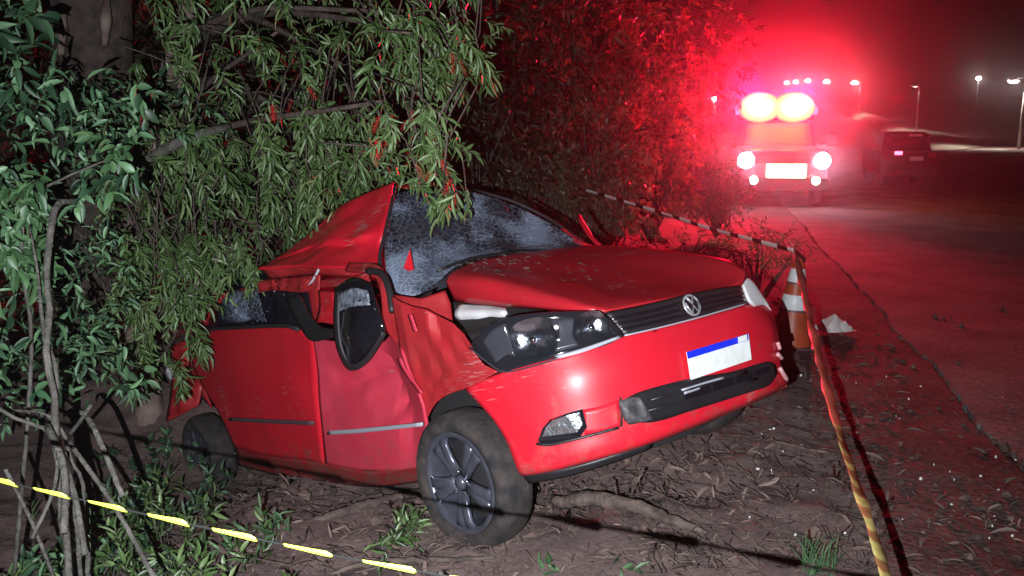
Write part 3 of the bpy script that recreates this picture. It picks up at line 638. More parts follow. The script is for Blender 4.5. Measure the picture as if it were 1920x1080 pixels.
# windshield
w0 = [(745, 362, 4.82), (800, 352, 4.98), (880, 358, 5.15), (950, 380, 5.25), (1020, 412, 5.22), (1095, 460, 5.07)]
w1 = [(732, 400, 4.68), (790, 405, 4.76), (870, 412, 4.92), (950, 420, 5.08), (1020, 436, 5.13), (1095, 461, 5.05)]
w2 = [(722, 450, 4.52), (780, 462, 4.50), (860, 456, 4.74), (950, 455, 4.92), (1030, 458, 5.0), (1095, 463, 5.03)]
w3 = [(724, 505, 4.36), (765, 505, 4.34), (820, 492, 4.48), (900, 478, 4.66), (990, 472, 4.84), (1095, 465, 5.01)]
w4 = [(738, 545, 4.26), (768, 556, 4.2), (808, 540, 4.24), (870, 490, 4.50), (980, 474, 4.79), (1095, 466, 5.0)]
loft('windshield', [[CD(*p) for p in r] for r in (w0, w1, w2, w3, w4)], 44, 36, M['crazed'], car, .006, .013, 7, seed=6)
poly('broken_shard', [CD(757, 503, 4.26), CD(769, 468, 4.28), (CD(776, 505, 4.24)), CD(766, 508, 4.24)], M['red'], car, .006)
loft('cowl_panel', [[CD(738, 548, 4.24), CD(775, 560, 4.16), CD(812, 545, 4.2)], [CD(742, 556, 4.2), CD(775, 574, 4.12), CD(806, 556, 4.18)]], 10, 4, M['black'], car, .012)
tube('wiper', [CD(820, 508, 4.35), CD(880, 486, 4.48), CD(960, 474, 4.68), CD(1010, 471, 4.8)], .008, M['black'], car, 5, 10)
# left side A pillar stub bent up behind the hood
for P in ([(1052, 425, 5.3), (1085, 455, 5.15), (1125, 466, 5.05)], [(1085, 405, 5.4), (1105, 440, 5.2), (1128, 464, 5.05)]):
    tube('pillar', [CD(*p) for p in P], [.012, .016, .012], M['red'], car, 6, 8)
tube('far_pillar', [CD(885, 356, 5.5), CD(960, 377, 5.42), CD(1030, 411, 5.35), CD(1100, 460, 5.12)], .010, M['rubber'], car, 7, 14)
# inside, glimpsed through the crazed glass
sw_c = CD(930, 452, 5.15); tube('steering_wheel', [sw_c + np.array([.05 * math.sin(a), .17 * math.cos(a), .16 * math.sin(a)]) for a in np.linspace(0, 2 * math.pi, 25)], .016, M['bezel'], car, 7)
for px, py, d in ((800, 430, 5.3), (900, 420, 5.75)):
    c = CD(px, py, d); loft('seat', [[c + np.array([0, -.2, .12]), c + np.array([.03, 0, .16]), c + np.array([0, .2, .12])], [c + np.array([.05, -.24, -.15]), c + np.array([.1, 0, -.15]), c + np.array([.05, .24, -.15])], [c + np.array([.1, -.24, -.5]), c + np.array([.15, 0, -.5]), c + np.array([.1, .24, -.5])]], 12, 10, M['bezel'], car, .05)

# wheels
def make_wheel(c, side, tilt, rimok=True):
    wroot = empty('wheel'); wroot.parent = car
    wroot.matrix_local = Matrix.Translation(Vector(c)) @ Matrix.Rotation(tilt, 4, 'Z') @ Matrix.Rotation(.45, 4, 'Y')
    ro, ri, hw = .288, .208, .082
    prof = [(ri, -hw * .75), (ri + .012, -hw), (ri + .05, -hw * 1.08), (ro - .025, -hw), (ro - .006, -hw * .8), (ro, -hw * .4), (ro, hw * .4), (ro - .006, hw * .8), (ro - .025, hw), (ri + .05, hw * 1.08), (ri + .012, hw), (ri, hw * .75)]
    prof = [(r, h * side) for r, h in prof]
    lathe('tyre', prof, M['tyre'], wroot, 48)
    # tread lugs
    rb = empty('x'); bpy.data.objects.remove(rb)
    s = -1 * side
    rp = [(ri + .004, -.075 * side), (ri - .012, -.082 * side), (ri - .022, -.06 * side), (ri - .03, .0), (ri - .02, .06 * side)]
    rim = lathe('rim', rp, M['rim'], wroot, 40)
    disc = lathe('brake_disc', [(0.0, .02 * side), (.17, .02 * side), (.175, .03 * side)], M['dark'], rim, 24)
    for k in range(5):
        a = 2 * math.pi * k / 5; mbk = MB()
        for da in (-.17, .17):
            q = []
            for (r, ww, h) in ((.035, .024, -.062), (.10, .021, -.070), (.16, .020, -.072), (.188, .026, -.066)):
                ca, sa = math.cos(a + da * (.35 + .65 * r / .188)), math.sin(a + da * (.35 + .65 * r / .188))
                q.append([np.array([r * ca - u * ww * sa, h * side + (0 if abs(u) < .9 else .012 * side), r * sa + u * ww * ca]) for u in (-1, -.6, .6, 1)])
            Vv = [p for row in q for p in row]
            mbk.add(Vv, [(j * 4 + i, j * 4 + i + 1, (j + 1) * 4 + i + 1, (j + 1) * 4 + i) for j in range(3) for i in range(3)])
        o = mbk.build('spoke', M['rim'], rim)
        sm = o.modifiers.new('thickness', 'SOLIDIFY'); sm.thickness = .014; sm.offset = 0
    lathe('hub_cap', [(0.001, -.082 * side), (.022, -.08 * side), (.03, -.07 * side), (.032, -.05 * side)], M['rim'], rim, 20)
    mbk = MB()
    for k in range(5):
        a = 2 * math.pi * (k + .5) / 5
        p = np.array([.05 * math.cos(a), -.06 * side, .05 * math.sin(a)]); mbk.tube([p, p + np.array([0, -.016 * side, 0])], .007, 6)
    mbk.build('lug_nuts', M['chrome'], rim)['kind'] = 'stuff'
    return wroot
make_wheel(CY(886, 896, -.755), 1, R(6))
make_wheel(CY(392, 852, -.74), 1, R(3))
make_wheel((0.03, .70, .29), -1, R(12))
make_wheel((-2.6, .70, .30), -1, 0)
# mud flap / underbody hanging in front of the tyre's foot
loft('underbody', [[np.array([.45, -.55, .2]), np.array([.5, 0, .16]), np.array([.45, .55, .2])], [np.array([-.6, -.6, .16]), np.array([-.6, 0, .12]), np.array([-.6, .6, .16])], [np.array([-2.8, -.6, .2]), np.array([-2.8, 0, .16]), np.array([-2.8, .6, .2])]], 10, 10, M['dark'], car, .02)

# ================================================================== CONE, TAPES, PAPER
cz = ground_z(*G(1478, 648)[:2]) + .02
cb = G(1481, 650, cz)
cone = empty('traffic_cone', tuple(cb)); tag(cone, 'orange traffic cone with two white bands at the roadside by the car bumper', 'cone'); cone.rotation_euler = (0, .05, 0)
CH = .70
def cr_(h): return .158 - (.158 - .030) * h / CH
lathe('cone_body', [(cr_(.02), .02), (cr_(.04), .04), (cr_(.64), .64), (cr_(CH), CH - .01), (.02, CH), (.016, CH - .03)], M['cone'], cone, 32, 'z')
for h0, h1 in ((.30, .41), (.505, .605)):
    lathe('reflective_band', [(cr_(h0) + .003, h0), (cr_(h0) + .005, h0 + .004), (cr_(h1) + .005, h1 - .004), (cr_(h1) + .003, h1)], M['reflect'], cone, 32, 'z')
    lathe('band_edge', [(cr_(h0 - .016) + .003, h0 - .016), (cr_(h0) + .004, h0)], M['strip'], cone, 32, 'z')
bmc = bmesh.new(); box_bm(bmc, (0, 0, .014), (.36, .36, .028), .012); bmobj('cone_base', bmc, M['strip'], cone)
ctop = cb + np.array([0, 0, CH - .02])
tube('tape_knot', [np.array([.0, 0, CH - .07]), np.array([.03, -.02, CH - .03]), np.array([.0, -.03, CH - .0]), np.array([-.03, 0, CH + .03]), np.array([.0, .02, CH + .01])], .016, M['tblack'], cone, 6, 12)

def ribbon(name, P, wid, mats, seglen, label, tw=1.0, cat='tape', sag=0., pat=None, n=160, group=None, facing=None, wl=None):
    P = crom(P, n); L = 0; V = []; Fc = []; mi = []
    for i, p in enumerate(P):
        t = P[min(i + 1, n)] - P[max(0, i - 1)]; t /= np.linalg.norm(t)
        if i: L += np.linalg.norm(p - P[i - 1])
        a = np.cross(t, [0, 0, 1.]); a /= np.linalg.norm(a); b = np.cross(a, t)
        ww = wid(i / n) if callable(wid) else wid
        if wl: ww *= wl(L)
        ang = (tw * L * 3 + .8 * noise.noise(Vector((L * 4, 0, 1)))) if facing is None else facing + .5 * noise.noise(Vector((L * 3, 0, 1)))
        e = a * math.cos(ang) + b * math.sin(ang)
        f2 = np.cross(t, e)
        V += [p - e * ww / 2, p + f2 * ww * .12, p + e * ww / 2]
        k = int(L / seglen) if pat is None else pat(L, i / n)
        mi.append(k % len(mats))
    for i in range(n):
        Fc += [(i * 3, i * 3 + 1, i * 3 + 4, i * 3 + 3), (i * 3 + 1, i * 3 + 2, i * 3 + 5, i * 3 + 4)]
    o = mesh(name, V, Fc, list(mats), None, True)
    o.data.polygons.foreach_set('material_index', [mi[j // 2] for j in range(2 * n)])
    s = o.modifiers.new('thickness', 'SOLIDIFY'); s.thickness = .0006; s.offset = 0
    return tag(o, label, cat)
# near tape across the lower left corner: about a metre from the lens
npts = [D(px, py, d) for px, py, d in ((-260, 838, 1.36), (20, 906, 1.20), (240, 957, 1.11), (450, 1004, 1.04), (650, 1046, .99), (810, 1076, .96), (1100, 1130, .92), (1500, 1215, .88))]
ribbon('barrier_tape', npts, .0145, (M['yellow'], M['tblack']), .06, 'yellow and black twisted barrier tape across the lower left foreground', facing=.9, pat=lambda L, u: 0 if (L / .100) % 1 < .60 else 1, n=420, wl=lambda L: (.62 + .75 * min(1, ((L / .100) % 1) / .5)) if (L / .100) % 1 < .60 else .45)
# right tape: from the cone toward the lens
rpts = [D(px, py, d) for px, py, d in ((1490, 474, 6.85), (1510, 560, 5.6), (1538, 680, 4.3), (1562, 770, 3.6), (1590, 860, 3.05), (1615, 935, 2.7), (1640, 1010, 2.45), (1662, 1085, 2.25), (1695, 1200, 1.95))]
ribbon('barrier_tape', rpts, lambda u: .066 if u < .45 else .066 - .024 * (u - .45) / .55, (M['tred'], M['yellow2'], M['tape_or']), .1, 'yellow barrier tape, painted red-lit toward the cone, running from the cone down to the lower right foreground', facing=.55,
       pat=lambda L, u: (0 if u < .70 else (1 if (L / .15) % 1 < (.3 + .5 * (u - .7) / .3) else 2)), n=260, wl=lambda L: .85 + .45 * noise.noise(Vector((L * 4.5, 2, 0))))  # cone end coloured red, the truck's light put into the tape
# far tapes tied to the cone
fpts = [D(px, py, d) for px, py, d in ((1030, 338, 10.5), (1130, 366, 9.7), (1230, 396, 8.9), (1330, 428, 8.0), (1420, 452, 7.3), (1489, 470, 6.86))]
ribbon('barrier_tape', fpts, .040, (M['twhite'], M['tblack']), .14, 'pale and dark striped tape strung behind the hood from cone to bushes', facing=1.2, pat=lambda L, u: 0 if (L / .34) % 1 < .6 else 1, n=160)
f2 = [D(px, py, d) for px, py, d in ((1405, 412, 9.2), (1440, 430, 8.0), (1475, 444, 7.1), (1488, 462, 6.88))]
ribbon('barrier_tape', f2, .022, (M['tred'], M['twhite']), .2, 'short slack end of red tape above the cone, nearest the road', facing=1.2, n=50)

# crumpled paper beside the cone
pb = G(1563, 620, .03)
V = []; Fc = []
for j in range(9):
    for i in range(9):
        u, v = i / 8 - .5, j / 8 - .5
        r = max(abs(u), abs(v)) * 2
        V.append((u * .27 + .02 * nz(u, v, 4, 8), v * .22 + .02 * nz(u, v, 4, 5), .012 + .13 * (1 - r ** 1.2) + .035 * nz(u, v, 5, 2) * (1 - r)))
for j in range(8):
    for i in range(8): Fc.append((j * 9 + i, j * 9 + i + 1, (j + 1) * 9 + i + 1, (j + 1) * 9 + i))
pp = mesh('crumpled_paper', V, Fc, M['paper'], None, False); pp.location = pb + np.array([0, 0, .0]); pp.rotation_euler = (0, 0, .3)
tag(pp, 'crumpled white paper lying on the gutter just right of the cone', 'paper')
# white rag scraps behind the car tail
rg = loft('rag', [[D(312, 672, 6.35), D(318, 668, 6.3), D(325, 672, 6.36)], [D(309, 690, 6.3), D(317, 692, 6.22), D(327, 688, 6.32)], [D(312, 708, 6.34), D(320, 712, 6.26), D(328, 704, 6.35)]], 10, 10, mat('grey_rag', (.42, .40, .44), .8), None, .004, .03, 24)
tag(rg, 'small crumpled pale rag hanging by the car tail', 'rag')

# ================================================================== VEGETATION
def leaf_template(curl, kind=0):
    if kind == 0: st = [(0, .05), (.22, .42), (.55, .5), (.82, .28), (1, .02)]
    else: st = [(0, .06), (.18, .38), (.42, .5), (.72, .36), (1, .02)]
    V = []
    for t, hw in st:
        z = -curl * t * t; V += [(-hw, t, z + hw * .22), (0, t, z), (hw, t, z + hw * .22)]
    Fc = []
    for j in range(len(st) - 1):
        Fc += [(j * 3, j * 3 + 1, j * 3 + 4, j * 3 + 3), (j * 3 + 1, j * 3 + 2, j * 3 + 5, j * 3 + 4)]
    return np.array(V), Fc
TEMPL = {k: [leaf_template(c, k) for c in (.05, .22, .45)] for k in (0, 1)}
_leafme = {}
def leaf_mesh(kind, i, m):
    key = (kind, i, m.name)
    if key not in _leafme:
        V, Fc = TEMPL[kind][i]
        me = bpy.data.meshes.new('leaf'); me.from_pydata([tuple(v) for v in V], [], Fc); me.materials.append(m)
        me.polygons.foreach_set('use_smooth', [True] * len(me.polygons)); _leafme[key] = me
    return _leafme[key]
def norm(a): return a / (np.linalg.norm(a, axis=-1, keepdims=True) + 1e-9)
class Leaves:
    def __init__(s): s.P = []; s.d = []; s.n = []; s.l = []; s.w = []
    def add(s, P, d, n, l, w):
        s.P.append(P); s.d.append(d); s.n.append(n); s.l.append(l); s.w.append(w)
    def sprig(s, p, ax, length, count, ll, lw, spread=(35, 70), droop=.25):
        ax = norm(ax); a = norm(np.cross(ax, rng.normal(size=3))); b = np.cross(ax, a)
        for k in range(count):
            t = (k + rng.random()) / count; ph = 2.4 * k + rng.normal() * .4
            rad = a * math.cos(ph) + b * math.sin(ph); th = R(rng.uniform(*spread)) * (1 - .45 * t)
            d = ax * math.cos(th) + rad * math.sin(th) + np.array([0, 0, -droop * rng.random()]); d = norm(d)
            n = norm(rng.normal(size=3) * .55 + np.array([0, 0, .7]) + ax * .2 - FW * .35)
            s.add(p + ax * length * (t - .2), d, n, ll * rng.uniform(.65, 1.25), lw * rng.uniform(.75, 1.25))
    def build(s, parent, m, kind, n_single, origin, name='leaf', stuffname='foliage'):
        P = np.array(s.P); d = norm(np.array(s.d)); n = np.array(s.n); l = np.array(s.l); wd = np.array(s.w)
        x = norm(np.cross(d, n)); z = np.cross(x, d)
        T = rng.integers(0, 3, len(P)); tint = np.array([.5 + .5 * noise.noise(Vector(p * 2.2)) for p in P]) * .55 + rng.random(len(P)) * .42
        k = (P - CAMP) @ FW; px = 960 + F * ((P - CAMP) @ RT) / k; py = 540 - F * ((P - CAMP) @ UP) / k
        big = l * wd / k**2; big[(px < -10) | (px > 1930) | (py < -10) | (py > 1090) | (k < .3)] = 0
        # one leaf in three of those facing the lens stays single, nearest first
        order = np.argsort(-(l / k) * (1 + .0 * big) * (big > 0))
        near = set(order[:n_single].tolist())
        rest = np.array([i for i in range(len(P)) if i not in near], int)
        VV = []; FF = []; TT = []; off = 0
        for ti in range(3):
            V, Fc = TEMPL[kind][ti]; idx = rest[T[rest] == ti]
            if not len(idx): continue
            vv = P[idx, None] + V[None, :, 0:1] * wd[idx, None, None] * x[idx, None] + V[None, :, 1:2] * l[idx, None, None] * d[idx, None] + V[None, :, 2:3] * l[idx, None, None] * z[idx, None]
            vv = vv - np.asarray(origin)
            nv = len(V); VV.append(vv.reshape(-1, 3)); TT.append(np.repeat(tint[idx], nv))
            f = np.array(Fc)[None] + (off + np.arange(len(idx)) * nv)[:, None, None]; FF.append(f.reshape(-1, 4)); off += len(idx) * nv
        if VV:
            VV = np.concatenate(VV); FF = np.concatenate(FF); TT = np.concatenate(TT)
            me = bpy.data.meshes.new(stuffname)
            me.vertices.add(len(VV)); me.vertices.foreach_set('co', VV.astype(np.float32).ravel())
            me.loops.add(FF.size); me.loops.foreach_set('vertex_index', FF.astype(np.int32).ravel())
            me.polygons.add(len(FF)); me.polygons.foreach_set('loop_start', np.arange(0, FF.size, 4, dtype=np.int32)); me.polygons.foreach_set('loop_total', np.full(len(FF), 4, np.int32))
            me.update(calc_edges=True); me.validate()
            at = me.attributes.new('tint', 'FLOAT', 'POINT'); at.data.foreach_set('value', TT.astype(np.float32))
            o = link(stuffname, me, m, parent); o['kind'] = 'stuff'
        for i in near:
            o = bpy.data.objects.new(name, leaf_mesh(kind, int(T[i]), m)); col.objects.link(o); o.parent = parent
            Mx = Matrix([[x[i][r] * wd[i], d[i][r] * l[i], z[i][r] * l[i], P[i][r] - origin[r]] for r in range(3)] + [[0, 0, 0, 1]])
            o.matrix_local = Mx
def tree_root(name, base, label, cat='tree', group=None): return tag(empty(name, tuple(base)), label, cat, group)
def local(P, base): return [np.asarray(p) - np.asarray(base) for p in P]
def limb_to(mb, a, b, r0, r1, sag=.1, n=8):
    a = np.asarray(a, float); b = np.asarray(b, float); m1 = a * .6 + b * .4 + np.array([0, 0, sag]) + rng.normal(size=3) * .05
    mb.tube(crom([a, m1, b], n), list(np.linspace(r0, r1, n + 1)), 6)

# --- the bottlebrush tree hanging over the car
tb = np.array([-2.75, 6.7, ground_z(-2.75, 6.7) - .4])
T1 = tree_root('bottlebrush_tree', tb, 'narrow leaved tree with red flowers drooping over the crushed car roof')
trunk = [tb, D(262, 640, 7.0), D(255, 540, 7.0), D(255, 420, 6.9), D(290, 250, 6.9), D(340, 90, 6.9), D(380, -120, 7.0)]
tube('trunk', local(trunk, tb), [.13, .10, .10, .11, .11, .10, .08], M['barkpale'], T1, 12, 40)
Lv = Leaves(); mb = MB()
fork = [D(300, 220, 6.9), D(340, 90, 6.9), D(270, 360, 6.9)]
crown = [(262, 90), (300, -60), (930, -60), (905, 100), (880, 150), (840, 190), (700, 210), (560, 210), (470, 260), (420, 330), (300, 350), (220, 300)]
lower = [(220, 260), (430, 250), (640, 240), (735, 250), (742, 335), (640, 382), (575, 432), (540, 468), (480, 512), (410, 525), (360, 590), (250, 585), (190, 480)]
lobes = [  # (polygon, sprigs, depth range, droop axis)
 (crown, 200, (5.0, 6.6), (.25, -.2, -.5)),
 (lower, 320, (5.35, 6.8), (.15, -.3, -.75)),
 ([(700, 0), (900, 0), (905, 110), (870, 160), (800, 150), (700, 130)], 60, (4.3, 4.9), (.3, -.3, -.8)),
 ([(200, 430), (450, 440), (500, 500), (420, 525), (360, 570), (260, 580)], 75, (5.1, 5.6), (.1, -.4, -.8)),
 ([(690, 200), (850, 180), (870, 300), (890, 370), (850, 375), (760, 330), (720, 290)], 34, (4.15, 4.5), (.25, -.3, -.9)),
 ([(190, 540), (330, 545), (385, 610), (345, 700), (215, 700)], 40, (5.2, 5.8), (.1, -.3, -.7)),
 ([(480, 200), (700, 180), (740, 330), (560, 400), (480, 330)], 80, (4.9, 5.5), (.1, -.35, -.8)),
]
for pl, n, (d0, d1), ax in lobes:
    for q in sample_poly(pl, n):
        # roof and glass keep their own space: no sprig in front of the car except the hanging branch
        p = D(q[0], q[1], rng.uniform(d0, d1))
        a = np.array(ax) + rng.normal(size=3) * .38
        sc = rng.uniform(.62, 1.2); Lv.sprig(p, a, rng.uniform(.12, .24), int(rng.integers(8, 18)), .092 * sc, .0165 * sc ** .5)
        if rng.random() < .45: mb.tube([p - norm(a) * .35 + rng.normal(size=3) * .05, p - norm(a) * .12, p + norm(a) * .15], [.005, .004, .002], 4)
for ex in ((820, 60, 4.6), (760, 20, 5.0), (640, 120, 5.4), (520, 60, 5.8), (620, 260, 5.6), (400, 420, 5.6), (720, 190, 4.5), (300, 480, 5.8)):
    limb_to(mb, random.choice(fork) + np.array([0, 0, .0]), D(*ex), .035, .010, .25)
hang = [D(760, 20, 5.0), D(790, 120, 4.55), D(770, 210, 4.35), D(800, 290, 4.3), D(835, 345, 4.25)]
mb.tube(crom(hang, 14), list(np.linspace(.014, .004, 15)), 5)
mb.tube(crom([D(690, 170, 4.6), D(720, 230, 4.3), D(735, 290, 4.25)], 8), .005, 5)
mb.V = local(mb.V, tb); mb.build('branches', M['bark'], T1)['kind'] = 'stuff'
Lv.build(T1, M['leafN'], 0, 300, tb)
tube('limb', local([D(265, 310, 5.3), D(320, 275, 5.2), D(380, 250, 5.2), D(430, 238, 5.3)], tb), [.035, .034, .03, .02], M['stem'], T1, 8, 14)
# flowers: brushes of red filaments
fm = MB()
for k in range(46):
    t = k / 46; ph = 2.4 * k; p = np.array([0, 0, -.055 * t]); dd = np.array([math.cos(ph), math.sin(ph), -.25]); dd /= np.linalg.norm(dd)
    e = np.cross(dd, [0, 0, 1.]); e /= np.linalg.norm(e)
    fm.add([p - e * .0016, p + e * .0016, p + dd * .024], [(0, 1, 2)])
fo = fm.build('flower', M['flower'], T1, False); fme = fo.data; first = True
for px, py, d in ((705, 262, 4.28), (712, 215, 4.35), (738, 212, 4.3), (772, 205, 4.3), (792, 268, 4.22), (765, 284, 4.25), (838, 278, 4.2), (808, 318, 4.2), (846, 335, 4.18), (862, 112, 4.3), (577, 163, 4.9), (548, 186, 4.9), (510, 196, 4.9), (826, 300, 4.2), (750, 246, 4.3), (728, 245, 4.28), (815, 250, 4.25), (780, 305, 4.2), (858, 362, 4.18), (848, 100, 4.35), (700, 285, 4.26), (760, 225, 4.3)):
    o = fo if first else fo.copy()
    if not first: col.objects.link(o); o.parent = T1
    first = False
    p = D(px, py, d) - tb; s = rng.uniform(1.2, 1.7)
    o.matrix_local = Matrix.Translation(Vector(p)) @ Matrix.Rotation(rng.uniform(-.5, .5), 4, 'X') @ Matrix.Rotation(rng.uniform(-.5, .5), 4, 'Y') @ Matrix.Scale(s, 4)

# --- second, thicker trunk standing behind at the upper left
tb2 = D(165, 640, 8.4); tb2[2] = ground_z(tb2[0], tb2[1]) - .05
T2 = tree_root('old_tree', tb2, 'thick dark trunk with pale bark scars rising at the upper left corner')
tube('trunk', local([tb2, D(170, 420, 8.3), D(172, 200, 8.0), D(172, 60, 7.6), D(165, -120, 7.4), D(150, -500, 7.6)], tb2), [.42, .36, .33, .32, .31, .26], M['bark'], T2, 18, 30)
for px, py in ((118, 80), (200, 60)):
    p = [D(px, py - 70, 7.18), D(px - 2, py - 20, 7.15), D(px - 4, py + 25, 7.2)]
    tube('bark_scar', local(p, tb2), [.02, .05, .025], M['barkpale'], T2, 6, 10)
L2 = Leaves()
for q in sample_poly([(-60, -60), (420, -60), (500, 100), (480, 330), (380, 560), (150, 640), (-60, 560)], 260):
    L2.sprig(D(q[0], q[1], rng.uniform(8.8, 10.5)), np.array([0, -.2, -.6]) + rng.normal(size=3) * .5, .25, 16, .14, .028)
L2.build(T2, M['leafD'], 0, 0, tb2)

# --- broad leaved shrub at the left edge, with bare stems
sb = np.array([-1.55, 3.0, ground_z(-1.55, 3.0) - .02])
S1 = tree_root('broadleaf_shrub', sb, 'dark green broad leaved shrub with bent grey stems at the left edge', 'shrub')
stems = [[D(150, 905, 3.0), D(100, 790, 3.0), D(92, 640, 3.05), D(90, 520, 3.1), D(97, 400, 3.2), D(120, 378, 3.3), D(175, 380, 3.5)],
         [D(150, 905, 3.05), D(108, 740, 3.1), D(75, 560, 3.2), D(60, 420, 3.3)],
         [D(170, 900, 3.1), D(105, 820, 3.0), D(30, 780, 2.9), D(-60, 740, 2.9)],
         [D(175, 870, 3.05), D(120, 800, 3.1), D(0, 770, 3.2)]]
for st, r in zip(stems, ([.020, .015, .013, .012, .012, .012, .006], [.013, .010, .008, .003], [.013, .011, .008, .004], [.010, .008, .004])):
    st[0] = sb + rng.normal(size=3) * .03; st = crom(st, 14); st = [p + rng.normal(size=3) * .007 for p in st]; r = list(np.interp(np.linspace(0, 1, 15), np.linspace(0, 1, len(r)), r) * rng.uniform(.85, 1.2, 15)); tube('stem', local(st, sb), r, M['stem'], S1, 8, 26)
for P, r in (([(230, 930), (175, 800), (150, 770)], .009), ([(120, 1000), (120, 880), (90, 800)], .012), ([(160, 1040), (140, 930), (105, 820)], .010), ([(290, 1085), (215, 950), (130, 830)], .008), ([(60, 1010), (100, 920), (110, 850)], .006), ([(130, 1090), (122, 960), (120, 850)], .011), ([(170, 760), (150, 790), (130, 815)], .006), ([(10, 880), (60, 980), (100, 1080)], .006)):
    tube('stem', local([D(x, y, 2.75 + .1 * i) for i, (x, y) in enumerate(P)], sb), r, M['stem'], S1, 6, 12)
Lb = Leaves()
for pl, n, (d0, d1), ll, lw in (
    ([(-40, 100), (150, 120), (290, 180), (270, 330), (200, 400), (-40, 420)], 85, (3.3, 4.6), .072, .025),
    ([(-40, 380), (100, 400), (110, 560), (90, 760), (-40, 780)], 75, (3.2, 4.2), .075, .03),
    ([(100, 400), (240, 430), (250, 560), (160, 640), (110, 620)], 40, (3.7, 4.6), .06, .02),
    ([(110, 600), (280, 660), (270, 730), (180, 760), (110, 750)], 32, (3.6, 4.6), .085, .03),
    ([(-40, 150), (240, 150), (400, 170), (430, 260), (200, 250), (-40, 230)], 75, (4.4, 5.6), .075, .026),
    ([(-40, -40), (80, -40), (70, 90), (-40, 180)], 26, (4.2, 5.4), .10, .04)):
    for q in sample_poly(pl, n): sc = rng.uniform(.55, 1.25); Lb.sprig(D(q[0], q[1], rng.uniform(d0, d1 + .5)), np.array([.1, -.3, -.3]) + rng.normal(size=3) * .6, .14, int(rng.integers(4, 10)), ll * sc, lw * sc * rng.uniform(.7, 1.1), (30, 90), .4)
Lb.build(S1, M['leafB'], 1, 300, sb)
Lg = Leaves()
sg = np.array([-2.0, 3.3, ground_z(-2.0, 3.3)])
S2 = tree_root('bright_shrub', sg, 'small bright green leafy sprout behind the grey stem at left', 'shrub')
for pl, n, (d0, d1) in (([(0, 330), (90, 330), (90, 400), (10, 420)], 14, (3.3, 3.6)), ([(0, 440), (85, 450), (80, 520), (0, 530)], 14, (3.3, 3.6)), ([(190, 240), (240, 260), (245, 350), (200, 350)], 12, (3.5, 3.7))):
    for q in sample_poly(pl, n): Lg.sprig(D(q[0], q[1], rng.uniform(d0, d1)), np.array([.1, -.4, -.4]) + rng.normal(size=3) * .4, .10, 7, .075, .026, (35, 75), .2)
tube('stem', local([sg, D(60, 640, 3.5), D(40, 480, 3.5), D(60, 370, 3.5), D(200, 300, 3.65)], sg), [.01, .009, .008, .007, .004], M['stem'], S2, 6, 16)
Lg.build(S2, M['leafG'], 1, 120, sg)

# --- low plants on the ground
def low_plant(name, px, py, d, label, m, n, ll, lw, up=(0, -.1, 1.), spreadr=.08, kind=0, singles=60, group=None):
    p = D(px, py, d); z = ground_z(p[0], p[1]); base = np.array([p[0], p[1], z])
    r = tree_root(name, base, label, 'plant', group); L = Leaves(); mbp = MB()
    for k in range(n):
        q = base + np.array([rng.normal() * spreadr, rng.normal() * spreadr, .02 + rng.random() * spreadr * .9])
        L.sprig(q, np.array(up) + rng.normal(size=3) * .5, .10, 7, ll, lw, (30, 70), .15)
        mbp.tube([base + rng.normal(size=3) * .01, q + np.array([0, 0, .03])], [.003, .002], 4)
    mbp.V = local(mbp.V, base); mbp.build('stems', M['stem'], r)['kind'] = 'stuff'
    L.build(r, m, kind, min(singles, n * 5), base)
    return r
low_plant('weed', 480, 965, 4.0, 'pale green weed tuft on the soil below the rear door', M['leafG'], 10, .06, .013)
low_plant('weed', 765, 885, 3.75, 'leafy sprig just left of the front wheel', M['leafN'], 8, .055, .013, spreadr=.05)
low_plant('weed', 845, 1030, 3.2, 'broad leaf sprig on the ground below the front tyre', M['leafB'], 3, .10, .05, up=(.3, -.5, .3), spreadr=.03, kind=1)
low_plant('weed', 1012, 1010, 3.35, 'few bright leaves on the ground right of the front tyre', M['leafG'], 2, .06, .022, up=(.6, -.2, .3), spreadr=.03, kind=1)
low_plant('weed', 1120, 1000, 3.35, 'pale fallen sprig beside the curved branch', M['leafG'], 2, .06, .018, up=(.9, -.2, .2), spreadr=.05, kind=0)
low_plant('weed', 700, 935, 3.7, 'flat leafy twig on the soil between the door and the left branch', M['leafN'], 6, .07, .016, up=(1, -.1, .15), spreadr=.07)
low_plant('weed', 210, 640, 5.2, 'leafy weed under the tree at the rear of the car', M['leafB'], 10, .10, .03, spreadr=.12, kind=1)
low_plant('weed', 440, 660, 6.3, 'dry weed tuft hidden behind the rear door', M['leafN'], 6, .10, .02)
k = 0
labs = ['dark leafy undergrowth in the lower left corner', 'undergrowth plant just below the near tape at left', 'undergrowth plant left of the rear wheel', 'undergrowth plant at the foot of the grey stems', 'undergrowth plant between the stems and rear tyre', 'low plant at the bottom edge left of centre', 'small low plant under the tape middle', 'leafy clump at the far left edge below the stems', 'low leafy clump above the near tape', 'plant clump on the soil left of the rear tyre base']
for (px, py, d, n) in ((40, 1060, 2.6, 16), (250, 1040, 2.8, 14), (300, 860, 4.4, 16), (180, 930, 3.2, 12), (270, 920, 3.6, 14), (470, 1070, 2.75, 9), (560, 1040, 2.9, 8), (20, 900, 3.0, 14), (370, 960, 3.6, 12), (290, 800, 5.0, 12)):
    low_plant('undergrowth', px, py, d, labs[k], M['leafB'] if k % 2 else M['leafN'], n, .065, .017 if k % 2 == 0 else .024, spreadr=.16, kind=k % 2, singles=70); k += 1
